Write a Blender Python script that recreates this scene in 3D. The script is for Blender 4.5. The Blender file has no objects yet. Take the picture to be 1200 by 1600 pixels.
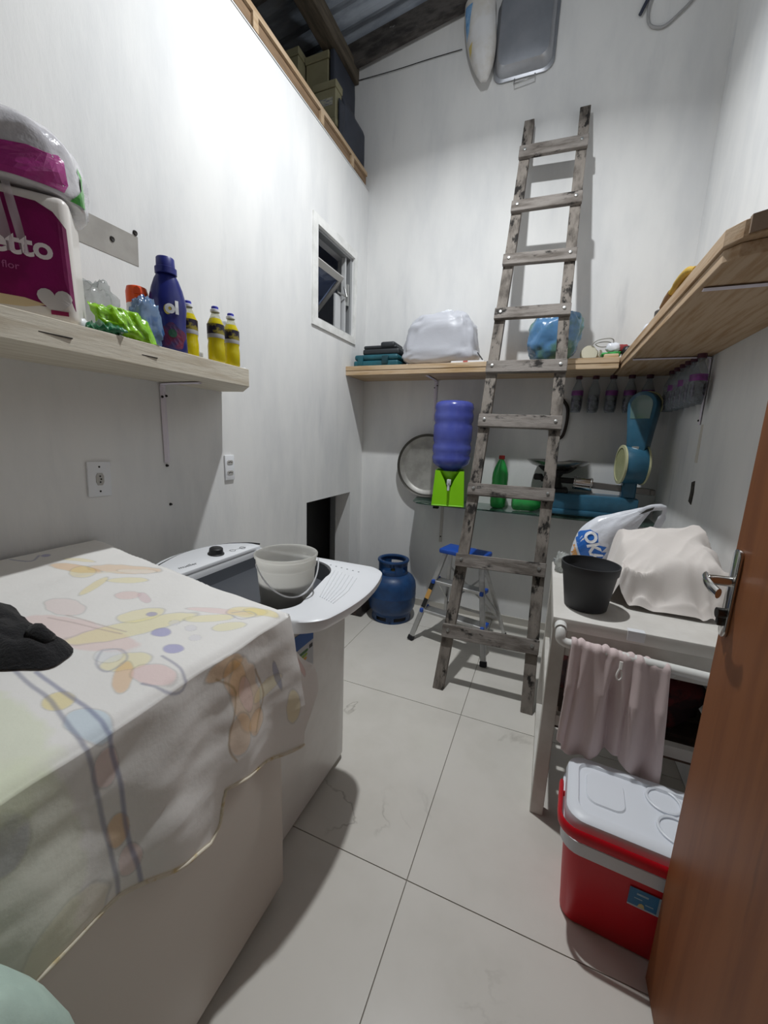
import bpy, bmesh, math, random
from mathutils import Vector, Matrix, noise
from mathutils.bvhtree import BVHTree
random.seed(7)
SC = bpy.context.scene
COL = SC.collection
PI = math.pi

# ------------------------------------------------------------------ camera
cam = bpy.data.cameras.new('camera'); cam_o = bpy.data.objects.new('camera', cam); COL.objects.link(cam_o)
RT = Vector((0.92328113, 0.38238806, 0.03648737)); DN = Vector((0.10512982, -0.16018552, -0.98147253))
FW = Vector((-0.36945863, 0.91000097, -0.18809666))
cm = Matrix((( RT.x, -DN.x, -FW.x, 0), (RT.y, -DN.y, -FW.y, 0), (RT.z, -DN.z, -FW.z, 1.37), (0, 0, 0, 1)))
cam_o.matrix_world = cm
cam.sensor_fit = 'VERTICAL'; cam.sensor_height = 36.0; cam.lens = 36.0 * 616.56 / 1600.0
cam.clip_start = 0.02; cam.clip_end = 60
SC.camera = cam_o

# ------------------------------------------------------------------ world, lamp, exposure
w = bpy.data.worlds.new('night'); SC.world = w; w.use_nodes = True
w.node_tree.nodes['Background'].inputs[0].default_value = (0.02, 0.025, 0.035, 1)
w.node_tree.nodes['Background'].inputs[1].default_value = 0.3
LAMP = Vector((-0.455, 1.644, 3.64))
ld = bpy.data.lights.new('led_bulb_down', 'AREA'); ld.shape = 'DISK'; ld.size = 0.07; ld.energy = 66; ld.spread = math.radians(154); ld.color = (0.965, 0.99, 1.0)
lo = bpy.data.objects.new('led_bulb_down', ld); lo.location = LAMP; COL.objects.link(lo)
lp = bpy.data.lights.new('led_bulb_side', 'POINT'); lp.shadow_soft_size = 0.035; lp.energy = 22; lp.color = (0.94, 0.975, 1.0)
lq = bpy.data.objects.new('led_bulb_side', lp); lq.location = LAMP; COL.objects.link(lq)
SC.view_settings.view_transform = 'Standard'; SC.view_settings.look = 'None'
SC.view_settings.gamma = 1.0; SC.view_settings.use_curve_mapping = False
SC.view_settings.exposure = -0.80
try:
    SC.cycles.max_bounces = 10; SC.cycles.diffuse_bounces = 7; SC.cycles.transmission_bounces = 10; SC.cycles.transparent_max_bounces = 12
    SC.cycles.use_denoising = True
except Exception:
    pass

# ------------------------------------------------------------------ materials
def lin(c):
    return tuple(((x / 12.92) if x <= 0.04045 else ((x + 0.055) / 1.055) ** 2.4) for x in c)
def rgb(h):
    h = h.lstrip('#'); return lin(tuple(int(h[i:i + 2], 16) / 255 for i in (0, 2, 4)))
MATS = {}
def mat(name, col, rough=0.6, metal=0.0, col2=None, scale=6.0, stretch=(1, 1, 1), detail=5, lo=0.35, hi=0.65, bump=0.0, bscale=None,
        trans=0.0, ior=1.45, alpha=1.0, coat=0.0, sheen=0.0, emit=None, col3=None, scale3=30, lo3=0.6, hi3=0.7, sss=0.0, stretch3=None):
    if name in MATS: return MATS[name]
    m = bpy.data.materials.new(name); m.use_nodes = True; nt = m.node_tree; b = nt.nodes['Principled BSDF']
    c1 = rgb(col) if isinstance(col, str) else col
    b.inputs['Base Color'].default_value = (*c1, 1); b.inputs['Roughness'].default_value = rough; b.inputs['Metallic'].default_value = metal
    b.inputs['Transmission Weight'].default_value = trans; b.inputs['IOR'].default_value = ior; b.inputs['Alpha'].default_value = alpha
    b.inputs['Coat Weight'].default_value = coat; b.inputs['Sheen Weight'].default_value = sheen
    if sss: b.inputs['Subsurface Weight'].default_value = sss; b.inputs['Subsurface Radius'].default_value = (0.02, 0.02, 0.02)
    if emit: b.inputs['Emission Color'].default_value = (*rgb(emit[0]), 1); b.inputs['Emission Strength'].default_value = emit[1]
    tc = mp = None
    def coord(st):
        tc = nt.nodes.new('ShaderNodeTexCoord'); mp = nt.nodes.new('ShaderNodeMapping'); mp.inputs['Scale'].default_value = st
        nt.links.new(tc.outputs['Object'], mp.inputs['Vector']); return mp
    def nz(mp, sc, det):
        n = nt.nodes.new('ShaderNodeTexNoise'); n.inputs['Scale'].default_value = sc; n.inputs['Detail'].default_value = det
        n.inputs['Roughness'].default_value = 0.6; nt.links.new(mp.outputs[0], n.inputs['Vector']); return n
    def ramp(n, lo, hi):
        r = nt.nodes.new('ShaderNodeMapRange'); r.inputs['From Min'].default_value = lo; r.inputs['From Max'].default_value = hi
        r.interpolation_type = 'SMOOTHSTEP'; nt.links.new(n.outputs[0], r.inputs[0]); return r
    last = None
    if col2:
        mp = coord(stretch); n = nz(mp, scale, detail); r = ramp(n, lo, hi)
        mx = nt.nodes.new('ShaderNodeMix'); mx.data_type = 'RGBA'
        c2 = rgb(col2) if isinstance(col2, str) else col2
        mx.inputs[6].default_value = (*c1, 1); mx.inputs[7].default_value = (*c2, 1)
        nt.links.new(r.outputs[0], mx.inputs[0]); last = mx.outputs[2]
    if col3:
        mp3 = coord(stretch3 or stretch); n3 = nz(mp3, scale3, 6); r3 = ramp(n3, lo3, hi3)
        mx3 = nt.nodes.new('ShaderNodeMix'); mx3.data_type = 'RGBA'; mx3.inputs[6].default_value = (*c1, 1)
        if last: nt.links.new(last, mx3.inputs[6])
        c3 = rgb(col3) if isinstance(col3, str) else col3
        mx3.inputs[7].default_value = (*c3, 1); nt.links.new(r3.outputs[0], mx3.inputs[0]); last = mx3.outputs[2]
    if last: nt.links.new(last, b.inputs['Base Color'])
    if bump:
        mpb = coord(stretch); nb = nz(mpb, bscale or scale * 4, 4); bp = nt.nodes.new('ShaderNodeBump')
        bp.inputs['Strength'].default_value = bump; bp.inputs['Distance'].default_value = 0.01
        nt.links.new(nb.outputs[0], bp.inputs['Height']); nt.links.new(bp.outputs[0], b.inputs['Normal'])
    MATS[name] = m; return m

def thin(name, col, alpha, rough=0.25, spec=0.5, col2=None, scale=8, lo=0.4, hi=0.6, glow=0.0):
    """thin film plastic / thin glass: tinted see-through mixed with a glossy surface"""
    if name in MATS: return MATS[name]
    m = bpy.data.materials.new(name); m.use_nodes = True; nt = m.node_tree; b = nt.nodes['Principled BSDF']; out = nt.nodes['Material Output']
    b.inputs['Base Color'].default_value = (*rgb(col), 1); b.inputs['Roughness'].default_value = rough
    b.inputs['Specular IOR Level'].default_value = spec
    t = nt.nodes.new('ShaderNodeBsdfTransparent'); c = rgb(col); k = 0.55
    t.inputs[0].default_value = tuple(k + (1 - k) * x for x in c) + (1,)
    mx = nt.nodes.new('ShaderNodeMixShader'); mx.inputs[0].default_value = alpha
    if col2:
        tc = nt.nodes.new('ShaderNodeTexCoord'); n = nt.nodes.new('ShaderNodeTexNoise'); n.inputs['Scale'].default_value = scale; n.inputs['Detail'].default_value = 3
        nt.links.new(tc.outputs['Object'], n.inputs[0]); r = nt.nodes.new('ShaderNodeMapRange'); r.inputs[1].default_value = lo; r.inputs[2].default_value = hi
        nt.links.new(n.outputs[0], r.inputs[0]); cm_ = nt.nodes.new('ShaderNodeMix'); cm_.data_type = 'RGBA'
        cm_.inputs[6].default_value = (*rgb(col), 1); cm_.inputs[7].default_value = (*rgb(col2), 1)
        nt.links.new(r.outputs[0], cm_.inputs[0]); nt.links.new(cm_.outputs[2], b.inputs['Base Color'])
    surf = b.outputs[0]
    if glow:
        tl = nt.nodes.new('ShaderNodeBsdfTranslucent'); tl.inputs[0].default_value = (*rgb(col), 1); m2 = nt.nodes.new('ShaderNodeMixShader'); m2.inputs[0].default_value = glow
        nt.links.new(b.outputs[0], m2.inputs[1]); nt.links.new(tl.outputs[0], m2.inputs[2]); surf = m2.outputs[0]
    nt.links.new(t.outputs[0], mx.inputs[1]); nt.links.new(surf, mx.inputs[2]); nt.links.new(mx.outputs[0], out.inputs[0])
    MATS[name] = m; return m

def attr_mat(name, rough=0.85, sheen=0.2, bump=0.15):
    m = bpy.data.materials.new(name); m.use_nodes = True; nt = m.node_tree; b = nt.nodes['Principled BSDF']
    a = nt.nodes.new('ShaderNodeVertexColor'); a.layer_name = 'print'
    nt.links.new(a.outputs[0], b.inputs['Base Color']); b.inputs['Roughness'].default_value = rough; b.inputs['Sheen Weight'].default_value = sheen
    tc = nt.nodes.new('ShaderNodeTexCoord'); n = nt.nodes.new('ShaderNodeTexNoise'); n.inputs['Scale'].default_value = 45; n.inputs['Detail'].default_value = 4
    nt.links.new(tc.outputs['Object'], n.inputs[0]); bp = nt.nodes.new('ShaderNodeBump'); bp.inputs['Strength'].default_value = bump; bp.inputs['Distance'].default_value = 0.006
    nt.links.new(n.outputs[0], bp.inputs['Height']); nt.links.new(bp.outputs[0], b.inputs['Normal'])
    return m

M_WALL = mat('white_limewash', '#e3e3e2', 0.75, col2='#d3d4d5', scale=1.5, stretch=(2.0, 2.0, 0.6), lo=0.38, hi=0.72, bump=0.10, bscale=20,
             col3='#bfc1c4', scale3=2.3, lo3=0.60, hi3=0.84, stretch3=(2.2, 2.2, 0.4))
M_LOFTDARK = mat('loft_darkness', '#3a3c40', 0.9, col2='#2a2b2e', scale=3)  # dark colour puts the gloom of the unlit loft into its wall
M_TILE = mat('porcelain_tile', '#d6d2cb', 0.24, col2='#cdc9c1', scale=2.2, lo=0.4, hi=0.7, col3='#bdb8b0', scale3=3.0, lo3=0.66, hi3=0.86, coat=0.1)
def vein_tile():
    m = M_TILE; nt = m.node_tree; b = nt.nodes['Principled BSDF']; src = b.inputs['Base Color'].links[0].from_socket
    tc = nt.nodes.new('ShaderNodeTexCoord')
    n = nt.nodes.new('ShaderNodeTexNoise'); n.inputs['Scale'].default_value = 1.1; n.inputs['Detail'].default_value = 7; n.inputs['Distortion'].default_value = 0.5
    k = nt.nodes.new('ShaderNodeTexNoise'); k.inputs['Scale'].default_value = 2.2
    nt.links.new(tc.outputs['Object'], n.inputs[0]); nt.links.new(tc.outputs['Object'], k.inputs[0])
    a = nt.nodes.new('ShaderNodeMath'); a.operation = 'SUBTRACT'; a.inputs[1].default_value = 0.5; nt.links.new(n.outputs[0], a.inputs[0])
    c = nt.nodes.new('ShaderNodeMath'); c.operation = 'ABSOLUTE'; nt.links.new(a.outputs[0], c.inputs[0])
    r = nt.nodes.new('ShaderNodeMapRange'); r.inputs[1].default_value = 0.0; r.inputs[2].default_value = 0.0045; r.inputs[3].default_value = 1; r.inputs[4].default_value = 0; nt.links.new(c.outputs[0], r.inputs[0])
    g = nt.nodes.new('ShaderNodeMapRange'); g.inputs[1].default_value = 0.54; g.inputs[2].default_value = 0.66; nt.links.new(k.outputs[0], g.inputs[0])
    q = nt.nodes.new('ShaderNodeMath'); q.operation = 'MULTIPLY'; nt.links.new(r.outputs[0], q.inputs[0]); nt.links.new(g.outputs[0], q.inputs[1])
    mx = nt.nodes.new('ShaderNodeMix'); mx.data_type = 'RGBA'; mx.inputs[7].default_value = (*rgb('#a8a39b'), 1); nt.links.new(src, mx.inputs[6]); nt.links.new(q.outputs[0], mx.inputs[0])
    nt.links.new(mx.outputs[2], b.inputs['Base Color'])
vein_tile()
M_GROUT = mat('grey_grout', '#8a857d', 0.9)
M_PINE = mat('raw_pine', '#c9b295', 0.7, col2='#ae9068', scale=3, stretch=(1, 14, 14), lo=0.4, hi=0.7, bump=0.15, bscale=12, col3='#8a6b48', scale3=5, lo3=0.68, hi3=0.8)
M_PINEY = mat('raw_pine_lengthwise', '#bfa68a', 0.7, col2='#a3835f', scale=3, stretch=(14, 1, 14), lo=0.4, hi=0.7, bump=0.15, bscale=12, col3='#84664a', scale3=5, lo3=0.68, hi3=0.8)
M_PINEW = mat('whitened_pine', '#d3ccbd', 0.7, col2='#bdb29f', scale=3, stretch=(14, 1, 14), lo=0.4, hi=0.7, bump=0.15, bscale=12, col3='#9a8d78', scale3=5, lo3=0.70, hi3=0.82)
M_OLDWOOD = mat('weathered_ladder_wood', '#827b74', 0.85, col2='#4a443f', scale=5, stretch=(4, 4, 1), lo=0.40, hi=0.72, bump=0.35, bscale=25, col3='#201d1b', scale3=9, lo3=0.53, hi3=0.63, stretch3=(2.4, 2.4, 1))
M_OLDRUNG = mat('weathered_rung_wood', '#86807b', 0.85, col2='#5a534d', scale=5, stretch=(1, 4, 5), lo=0.40, hi=0.72, bump=0.3, bscale=25, col3='#211e1c', scale3=8, lo3=0.57, hi3=0.67, stretch3=(1, 2, 2))
M_RAFTER = mat('old_rafter_wood', '#55514e', 0.9, col2='#33302f', scale=4, stretch=(2, 6, 6), col3='#8d8d8c', scale3=7, lo3=0.66, hi3=0.76, bump=0.3)
M_BEAM = mat('brown_beam_wood', '#5c5346', 0.85, col2='#443c32', scale=5, stretch=(8, 1, 8), bump=0.2)
M_ROOF = mat('dark_roof_sheet', '#a0a8b3', 0.7, col2='#7c848f', scale=3, stretch=(1, 4, 1), bump=0.2)
M_STEELBOLT = mat('galvanised_bolt', '#b9bab8', 0.35, 0.9)
M_WHITEMETAL = mat('white_enamel', '#dfdedb', 0.35, col2='#d2d0cc', scale=3, coat=0.2)
M_WHITEPLASTIC = mat('white_plastic', '#e4e6ea', 0.35, coat=0.15)
M_WHITEPAINT = mat('white_painted_wood', '#d3d0ca', 0.5, col2='#c2beb6', scale=6, lo=0.4, hi=0.7, col3='#8d8478', scale3=18, lo3=0.70, hi3=0.80)
M_BLACKPLASTIC = mat('black_plastic', '#1b1b1d', 0.45)
M_GREYTUB = mat('grey_tub_plastic', '#494c52', 0.5)
M_ALU = mat('aluminium', '#c3c3c2', 0.38, 0.85, col2='#aaaaaa', scale=10)
M_CHROME = mat('chrome', '#d4d3d0', 0.16, 1.0)
M_BRACKET = mat('white_bracket_enamel', '#d8d2dc', 0.5)
M_SCREW = mat('dark_screw', '#2d2a29', 0.5, 0.6)
M_BLUEP = mat('blue_step_plastic', '#1d4fae', 0.4)
M_RUBBER = mat('black_rubber', '#1d1d22', 0.7)

# ------------------------------------------------------------------ mesh helpers
def NB(): return bmesh.new()
def merge(bm, tmp, mtx=None):
    if mtx is not None: tmp.transform(mtx)
    me = bpy.data.meshes.new('tmp'); tmp.to_mesh(me); bm.from_mesh(me); bpy.data.meshes.remove(me); tmp.free()
def box(bm, x0, x1, y0, y1, z0, z1, bev=0.0, seg=2, mtx=None):
    t = NB(); bmesh.ops.create_cube(t, size=1.0)
    for v in t.verts: v.co = Vector(((x0 + x1) / 2 + v.co.x * (x1 - x0), (y0 + y1) / 2 + v.co.y * (y1 - y0), (z0 + z1) / 2 + v.co.z * (z1 - z0)))
    if bev: bmesh.ops.bevel(t, geom=t.edges[:], offset=bev, segments=seg, profile=0.5, affect='EDGES')
    merge(bm, t, mtx)
def frame(o, z, xhint=Vector((1, 0, 0))):
    z = Vector(z).normalized(); x = Vector(xhint) - z * z.dot(Vector(xhint))
    if x.length < 1e-5: x = Vector((0, 1, 0)) - z * z.y
    x.normalize(); y = z.cross(x)
    return Matrix(((x.x, y.x, z.x, o[0]), (x.y, y.y, z.y, o[1]), (x.z, y.z, z.z, o[2]), (0, 0, 0, 1)))
def beam(bm, a, b, wx, wy, xhint=(1, 0, 0), bev=0.0):
    a = Vector(a); b = Vector(b); L = (b - a).length
    box(bm, -wx / 2, wx / 2, -wy / 2, wy / 2, 0, L, bev, 1, frame(a, b - a, Vector(xhint)))
def lathe(bm, prof, o=(0, 0, 0), axis=(0, 0, 1), n=32, xs=1.0, ys=1.0):
    t = NB(); rows = []
    for r, z in prof:
        if r < 1e-6: rows.append([t.verts.new((0, 0, z))])
        else: rows.append([t.verts.new((r * xs * math.cos(2 * PI * i / n), r * ys * math.sin(2 * PI * i / n), z)) for i in range(n)])
    for a, b in zip(rows, rows[1:]):
        for i in range(n):
            j = (i + 1) % n
            if len(a) == 1 and len(b) == 1: continue
            if len(a) == 1: t.faces.new((a[0], b[j], b[i]))
            elif len(b) == 1: t.faces.new((a[i], a[j], b[0]))
            else: t.faces.new((a[i], a[j], b[j], b[i]))
    bmesh.ops.recalc_face_normals(t, faces=t.faces[:])
    merge(bm, t, frame(o, axis))
def cyl(bm, a, b, r, n=16, r2=None):
    a = Vector(a); b = Vector(b); L = (b - a).length; r2 = r if r2 is None else r2
    lathe(bm, [(0, 0), (r, 0), (r2, L), (0, L)], a, b - a, n)
def tube(bm, pts, r, n=8, closed=False, flat=None, up=None):
    pts = [Vector(p) for p in pts]; t = NB(); rings = []; N = len(pts); prev = None
    for i, p in enumerate(pts):
        if closed: d = (pts[(i + 1) % N] - pts[i - 1])
        else: d = pts[min(i + 1, N - 1)] - pts[max(i - 1, 0)]
        d.normalize()
        if prev is None:
            x = Vector(up) if up else (Vector((0, 0, 1)) if abs(d.z) < 0.9 else Vector((1, 0, 0)))
        else: x = prev
        x = x - d * d.dot(x); x.normalize(); prev = x; y = d.cross(x)
        rr = r[i] if isinstance(r, (list, tuple)) else r
        fx, fy = flat if flat else (1, 1)
        rings.append([t.verts.new(p + x * (rr * fx * math.cos(2 * PI * k / n)) + y * (rr * fy * math.sin(2 * PI * k / n))) for k in range(n)])
    R = list(zip(rings, rings[1:])) + ([(rings[-1], rings[0])] if closed else [])
    for a, b in R:
        for k in range(n): t.faces.new((a[k], a[(k + 1) % n], b[(k + 1) % n], b[k]))
    if not closed: t.faces.new(rings[0][::-1]); t.faces.new(rings[-1])
    bmesh.ops.recalc_face_normals(t, faces=t.faces[:]); merge(bm, t)
def smooth_path(pts, k=6):
    P = [Vector(p) for p in pts]; out = []
    for i in range(len(P) - 1):
        a, b, c, d = P[max(i - 1, 0)], P[i], P[i + 1], P[min(i + 2, len(P) - 1)]
        for j in range(k):
            t = j / k
            out.append(0.5 * ((2 * b) + (c - a) * t + (2 * a - 5 * b + 4 * c - d) * t * t + (3 * b - a - 3 * c + d) * t ** 3))
    out.append(P[-1]); return out
def prism(bm, poly, z0, z1, mtx=None, bev=0.0):
    t = NB(); vs = [t.verts.new((x, y, z0)) for x, y in poly]; f = t.faces.new(vs)
    r = bmesh.ops.extrude_face_region(t, geom=[f])
    for v in r['geom']:
        if isinstance(v, bmesh.types.BMVert): v.co.z = z1
    bmesh.ops.recalc_face_normals(t, faces=t.faces[:])
    if bev: bmesh.ops.bevel(t, geom=t.edges[:], offset=bev, segments=2, profile=0.5, affect='EDGES')
    merge(bm, t, mtx)
def grid(bm, nu, nv, f, wrapu=False):
    t = NB(); V = [[t.verts.new(f(i / (nu if wrapu else nu - 1), j / (nv - 1))) for j in range(nv)] for i in range(nu)]
    for i in range(nu if wrapu else nu - 1):
        for j in range(nv - 1): t.faces.new((V[i][j], V[(i + 1) % nu][j], V[(i + 1) % nu][j + 1], V[i][j + 1]))
    merge(bm, t)
def blob(bm, c, r, seed=0, amp=0.1, freq=2.0, pw=2.6, crease=0.0, n=40, m=26, zmin=None, shape=None):
    def se(x, p): return math.copysign(abs(x) ** (2 / p), x)
    def f(u, v):
        th = 2 * PI * u; ph = -PI / 2 + PI * v
        p = Vector((se(math.cos(ph), pw) * se(math.cos(th), pw), se(math.cos(ph), pw) * se(math.sin(th), pw), se(math.sin(ph), pw)))
        q = Vector((p.x * freq + seed * 7.3, p.y * freq + 3.1, p.z * freq + seed))
        d = noise.noise(q) * amp + noise.noise(q * 2.3) * amp * 0.5
        if crease: d -= abs(noise.noise(q * 1.7 + Vector((5, 2, 9)))) * crease - crease * 0.25; d -= abs(noise.noise(q * 4.1)) * crease * 0.4
        p = p * (1 + d)
        if shape: p = shape(p)
        o = Vector((c[0] + p.x * r[0], c[1] + p.y * r[1], c[2] + p.z * r[2]))
        if zmin is not None and o.z < zmin: o.z = zmin
        return o
    grid(bm, n, m, f, True)
    bmesh.ops.remove_doubles(bm, verts=bm.verts[:], dist=1e-5); bmesh.ops.recalc_face_normals(bm, faces=bm.faces[:])

def link(name, bm, m, smooth=False, solid=0.0, bevel=0.0, sub=0):
    me = bpy.data.meshes.new(name); bm.to_mesh(me); bm.free()
    o = bpy.data.objects.new(name, me); COL.objects.link(o); me.materials.append(m)
    if smooth:
        for p in me.polygons: p.use_smooth = True
        try: me.set_sharp_from_angle(angle=math.radians(smooth if smooth > 1 else 42))
        except Exception: pass
    if solid:
        s = o.modifiers.new('t', 'SOLIDIFY'); s.thickness = solid; s.offset = 0
    if bevel:
        s = o.modifiers.new('b', 'BEVEL'); s.width = bevel; s.segments = 2; s.limit_method = 'ANGLE'
    if sub:
        s = o.modifiers.new('s', 'SUBSURF'); s.levels = sub; s.render_levels = sub
    return o
def thing(name, label, cat, loc, group=None):
    o = bpy.data.objects.new(name, None); COL.objects.link(o); o.location = loc; o.empty_display_size = 0.05
    o['label'] = label; o['category'] = cat
    if group: o['group'] = group
    return o
def off(p):
    v = Vector((0, 0, 0))
    while p is not None: v += p.location; p = p.parent
    return v
def part(name, bm, m, parent, label=None, **k):
    """bm holds world coordinates; the mesh is shifted so that it sits at its parent's base"""
    d = off(parent) if parent else Vector((0, 0, 0))
    if parent is not None:
        for v in bm.verts: v.co -= d
    o = link(name, bm, m, **k); o.parent = parent
    if label: o['label'] = label
    return o
def single(name, label, cat, bm, m, base=None, group=None, kind=None, **k):
    xs = [v.co for v in bm.verts]
    if base is None:
        base = Vector(((min(v.x for v in xs) + max(v.x for v in xs)) / 2, (min(v.y for v in xs) + max(v.y for v in xs)) / 2, min(v.z for v in xs)))
    for v in bm.verts: v.co -= Vector(base)
    o = link(name, bm, m, **k); o.location = base; o['label'] = label; o['category'] = cat
    if group: o['group'] = group
    if kind: o['kind'] = kind
    return o
def struct(name, bm, m, label=None, **k):
    o = link(name, bm, m, **k); o['kind'] = 'structure'
    if label: o['label'] = label
    return o
def dup(root, delta, label=None, group=None):
    r = root.copy(); COL.objects.link(r); r.location = Vector(root.location) + Vector(delta)
    if label: r['label'] = label
    if group: r['group'] = group
    for ch in list(root.children):
        c = ch.copy(); COL.objects.link(c); c.parent = r
        for g in list(ch.children):
            d = g.copy(); COL.objects.link(d); d.parent = c
    return r
def text_bm(s, size, depth=0.0006, bold=0.0, sub=0, spacing=1.0):
    c = bpy.data.curves.new('txt', 'FONT'); c.body = s; c.size = size; c.extrude = depth; c.offset = bold; c.align_x = 'CENTER'; c.align_y = 'CENTER'
    c.resolution_u = 4; c.space_character = spacing
    o = bpy.data.objects.new('txt', c); COL.objects.link(o); bpy.context.view_layer.update()
    me = bpy.data.meshes.new_from_object(o.evaluated_get(bpy.context.evaluated_depsgraph_get()))
    bpy.data.objects.remove(o); bm = NB(); bm.from_mesh(me); bpy.data.meshes.remove(me)
    if sub:
        bmesh.ops.triangulate(bm, faces=bm.faces[:]); bmesh.ops.subdivide_edges(bm, edges=bm.edges[:], cuts=sub, use_grid_fill=False)
    return bm
def wrap(bm, f):
    for v in bm.verts: v.co = f(v.co.x, v.co.y, v.co.z)
    return bm
def bvh_of(o):
    return BVHTree.FromPolygons([o.matrix_world @ v.co for v in o.data.vertices], [tuple(p.vertices) for p in o.data.polygons])
def decal(bm, tree, o, ex, ey, lift=0.0015, back=0.4):
    """lays a flat drawing (x, y) on the surface hit along -ez"""
    o = Vector(o); ex = Vector(ex).normalized(); ey = Vector(ey); ey = (ey - ex * ex.dot(ey)).normalized(); ez = ex.cross(ey)
    miss = []
    for v in bm.verts:
        p = o + ex * v.co.x + ey * v.co.y; h = tree.ray_cast(p + ez * back, -ez)
        if h[0] is None: miss.append(v)
        q = h[0] if h[0] is not None else p
        v.co = q + ez * (lift + v.co.z)
    if miss and len(miss) < len(bm.verts) * 0.9: bmesh.ops.delete(bm, geom=miss, context='VERTS')
    return bm
def flat_rect(w, h, nx=10, ny=8):
    bm = NB(); grid(bm, nx, ny, lambda u, v: Vector(((u - 0.5) * w, (v - 0.5) * h, 0))); return bm
def flat_poly(pts, cuts=3):
    bm = NB(); bm.faces.new([bm.verts.new((x, y, 0)) for x, y in pts]); bmesh.ops.triangulate(bm, faces=bm.faces[:])
    bmesh.ops.subdivide_edges(bm, edges=bm.edges[:], cuts=cuts, use_grid_fill=True); return bm

XL, XR, YB, YF = -1.425, 0.662, 2.985, -0.75

# ================================================================== ROOM
b = NB(); box(b, XL - 0.3, XR + 0.12, YF - 0.1, YB + 0.1, -0.12, -0.004); floor = struct('floor', b, M_GROUT)
xs = [XL, -1.101, -0.271, 0.559, XR]; ys = [YF, -0.69, 0.14, 0.973, 1.803, 2.633, YB]
for i in range(4):
    for j in range(6):
        if xs[i + 1] - xs[i] < 0.02 or ys[j + 1] - ys[j] < 0.02: continue
        t = NB(); g = 0.0016
        box(t, xs[i] + g, xs[i + 1] - g, ys[j] + g, ys[j + 1] - g, -0.004, 0.0)
        part('tile', t, M_TILE, floor)
# left wall with the window hole and the low hatch
WT = 0.13
def wall_left():
    b = NB(); X0, X1 = XL - WT, XL
    Wy0, Wy1, Wz0, Wz1 = 2.275, 2.763, 2.08, 2.602; Hy0, Hy1, Hz1 = 2.161, 2.778, 0.926; T = 3.145
    for y0, y1, z0, z1 in ((YF, Hy0, 0, Wz0), (Hy0, Hy1, Hz1, Wz0), (Hy1, YB, 0, Wz0), (YF, Wy0, Wz0, Wz1), (Wy1, YB, Wz0, Wz1), (YF, YB, Wz1, T)):
        box(b, X0, X1, y0, y1, z0, z1)
    # ragged rendered top edge
    def crest(u, v):
        y = YF + (YB - YF) * u; n = noise.noise(Vector((y * 7, 3, 1))) * 0.010 + noise.noise(Vector((y * 22, 8, 1))) * 0.006
        a = v * PI
        return Vector((XL + 0.004 - 0.030 * (1 - math.cos(a)) / 2 * 2, y, T - 0.01 + (0.012 + n) * math.sin(a) + 0.0))
    grid(b, 160, 6, crest)
    return struct('wall_left', b, M_WALL)
wall_left()
b = NB(); box(b, XL - 1.6, XR + 0.12, YB, YB + 0.12, 0, 4.5); struct('wall_back', b, M_WALL)
b = NB(); box(b, XR, XR + 0.12, YF, YB, 0, 4.5); struct('wall_right', b, M_WALL)
b = NB(); box(b, XL - 1.6, XR + 0.12, YF - 0.12, YF, 0, 4.5); struct('wall_front', b, mat('doorway_darkness', '#453f3a', 0.9, col2='#3a3530', scale=3))  # dark brown stands in for the unlit room behind the doorway
# hatch and next room seen through the window, loft floor and loft walls
b = NB(); box(b, XL - WT - 0.16, XL - WT - 0.12, 2.05, 2.9, 0, 1.05); struct('trim_1', b, mat('hatch_darkness', '#232120', 0.6, col2='#1a1818', scale=8), label='black panel standing in for the dark room behind the low hatch in the left wall')  # added black sheet: the darkness behind the open hatch, put in as colour
b = NB(); box(b, XL - 1.5, XL - 1.45, 1.2, YB, 1.6, 3.1); struct('wall_next_room', b, mat('next_room_wall', '#55585f', 0.9, col2='#464950', scale=2))
b = NB(); box(b, XL - 1.6, XL - 0.02, YF, YB, 3.10, 3.145); struct('trim_2', b, M_BEAM, label='boarded floor of the loft over the left wall')
b = NB(); box(b, XL - 1.6, XL - 1.52, YF, YB, 3.145, 4.3); struct('wall_loft', b, M_LOFTDARK)
# skirting strip along the back wall
b = NB(); box(b, XL, XR, YB - 0.008, YB, 0.0, 0.055); struct('baseboard_back', b, mat('skirting_tile', '#b9b5ad', 0.4))
# bare plaster patch with plugs on the left wall
b = NB(); prism(b, [(0.70, 1.934), (1.090, 1.934), (1.094, 2.030), (0.70, 2.030)], 0, 0.0015, Matrix(((0, 0, 1, XL), (1, 0, 0, 0), (0, 1, 0, 0), (0, 0, 0, 1))))
t3 = struct('trim_3', b, mat('bare_grey_plaster', '#a3a09b', 0.9, col2='#96938e', scale=9), label='bare grey plaster patch on the left wall above the shelf')
for y, z in ((1.000, 1.985), (0.905, 2.045), (1.085, 2.040)):
    c = NB(); lathe(c, [(0, 0), (0.009, 0), (0.007, 0.004), (0, 0.003)], (XL + 0.001, y, z), (1, 0, 0), 10); part('wall_plug', c, M_SCREW, t3)
# gouged electrical hole in the right wall
b = NB(); prism(b, [(2.305, 1.10), (2.345, 1.112), (2.340, 1.16), (2.347, 1.205), (2.312, 1.214), (2.300, 1.16)], -0.004, 0.0, Matrix(((0, 0, 1, XR), (1, 0, 0, 0), (0, 1, 0, 0), (0, 0, 0, 1))))
struct('trim_4', b, mat('raw_hole', '#4a453f', 0.95, col2='#2e2a27', scale=40), label='rough hole chiselled in the right wall')
b = NB(); prism(b, [(2.33, 1.30), (2.37, 1.30), (2.365, 1.48), (2.34, 1.48)], -0.0015, 0, Matrix(((0, 0, 1, XR), (1, 0, 0, 0), (0, 1, 0, 0), (0, 0, 0, 1))))
struct('trim_5', b, mat('ochre_stain', '#c9c3b8', 0.9, col2='#cfcbc4', scale=14), label='ochre smear on the right wall above the hole')

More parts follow.
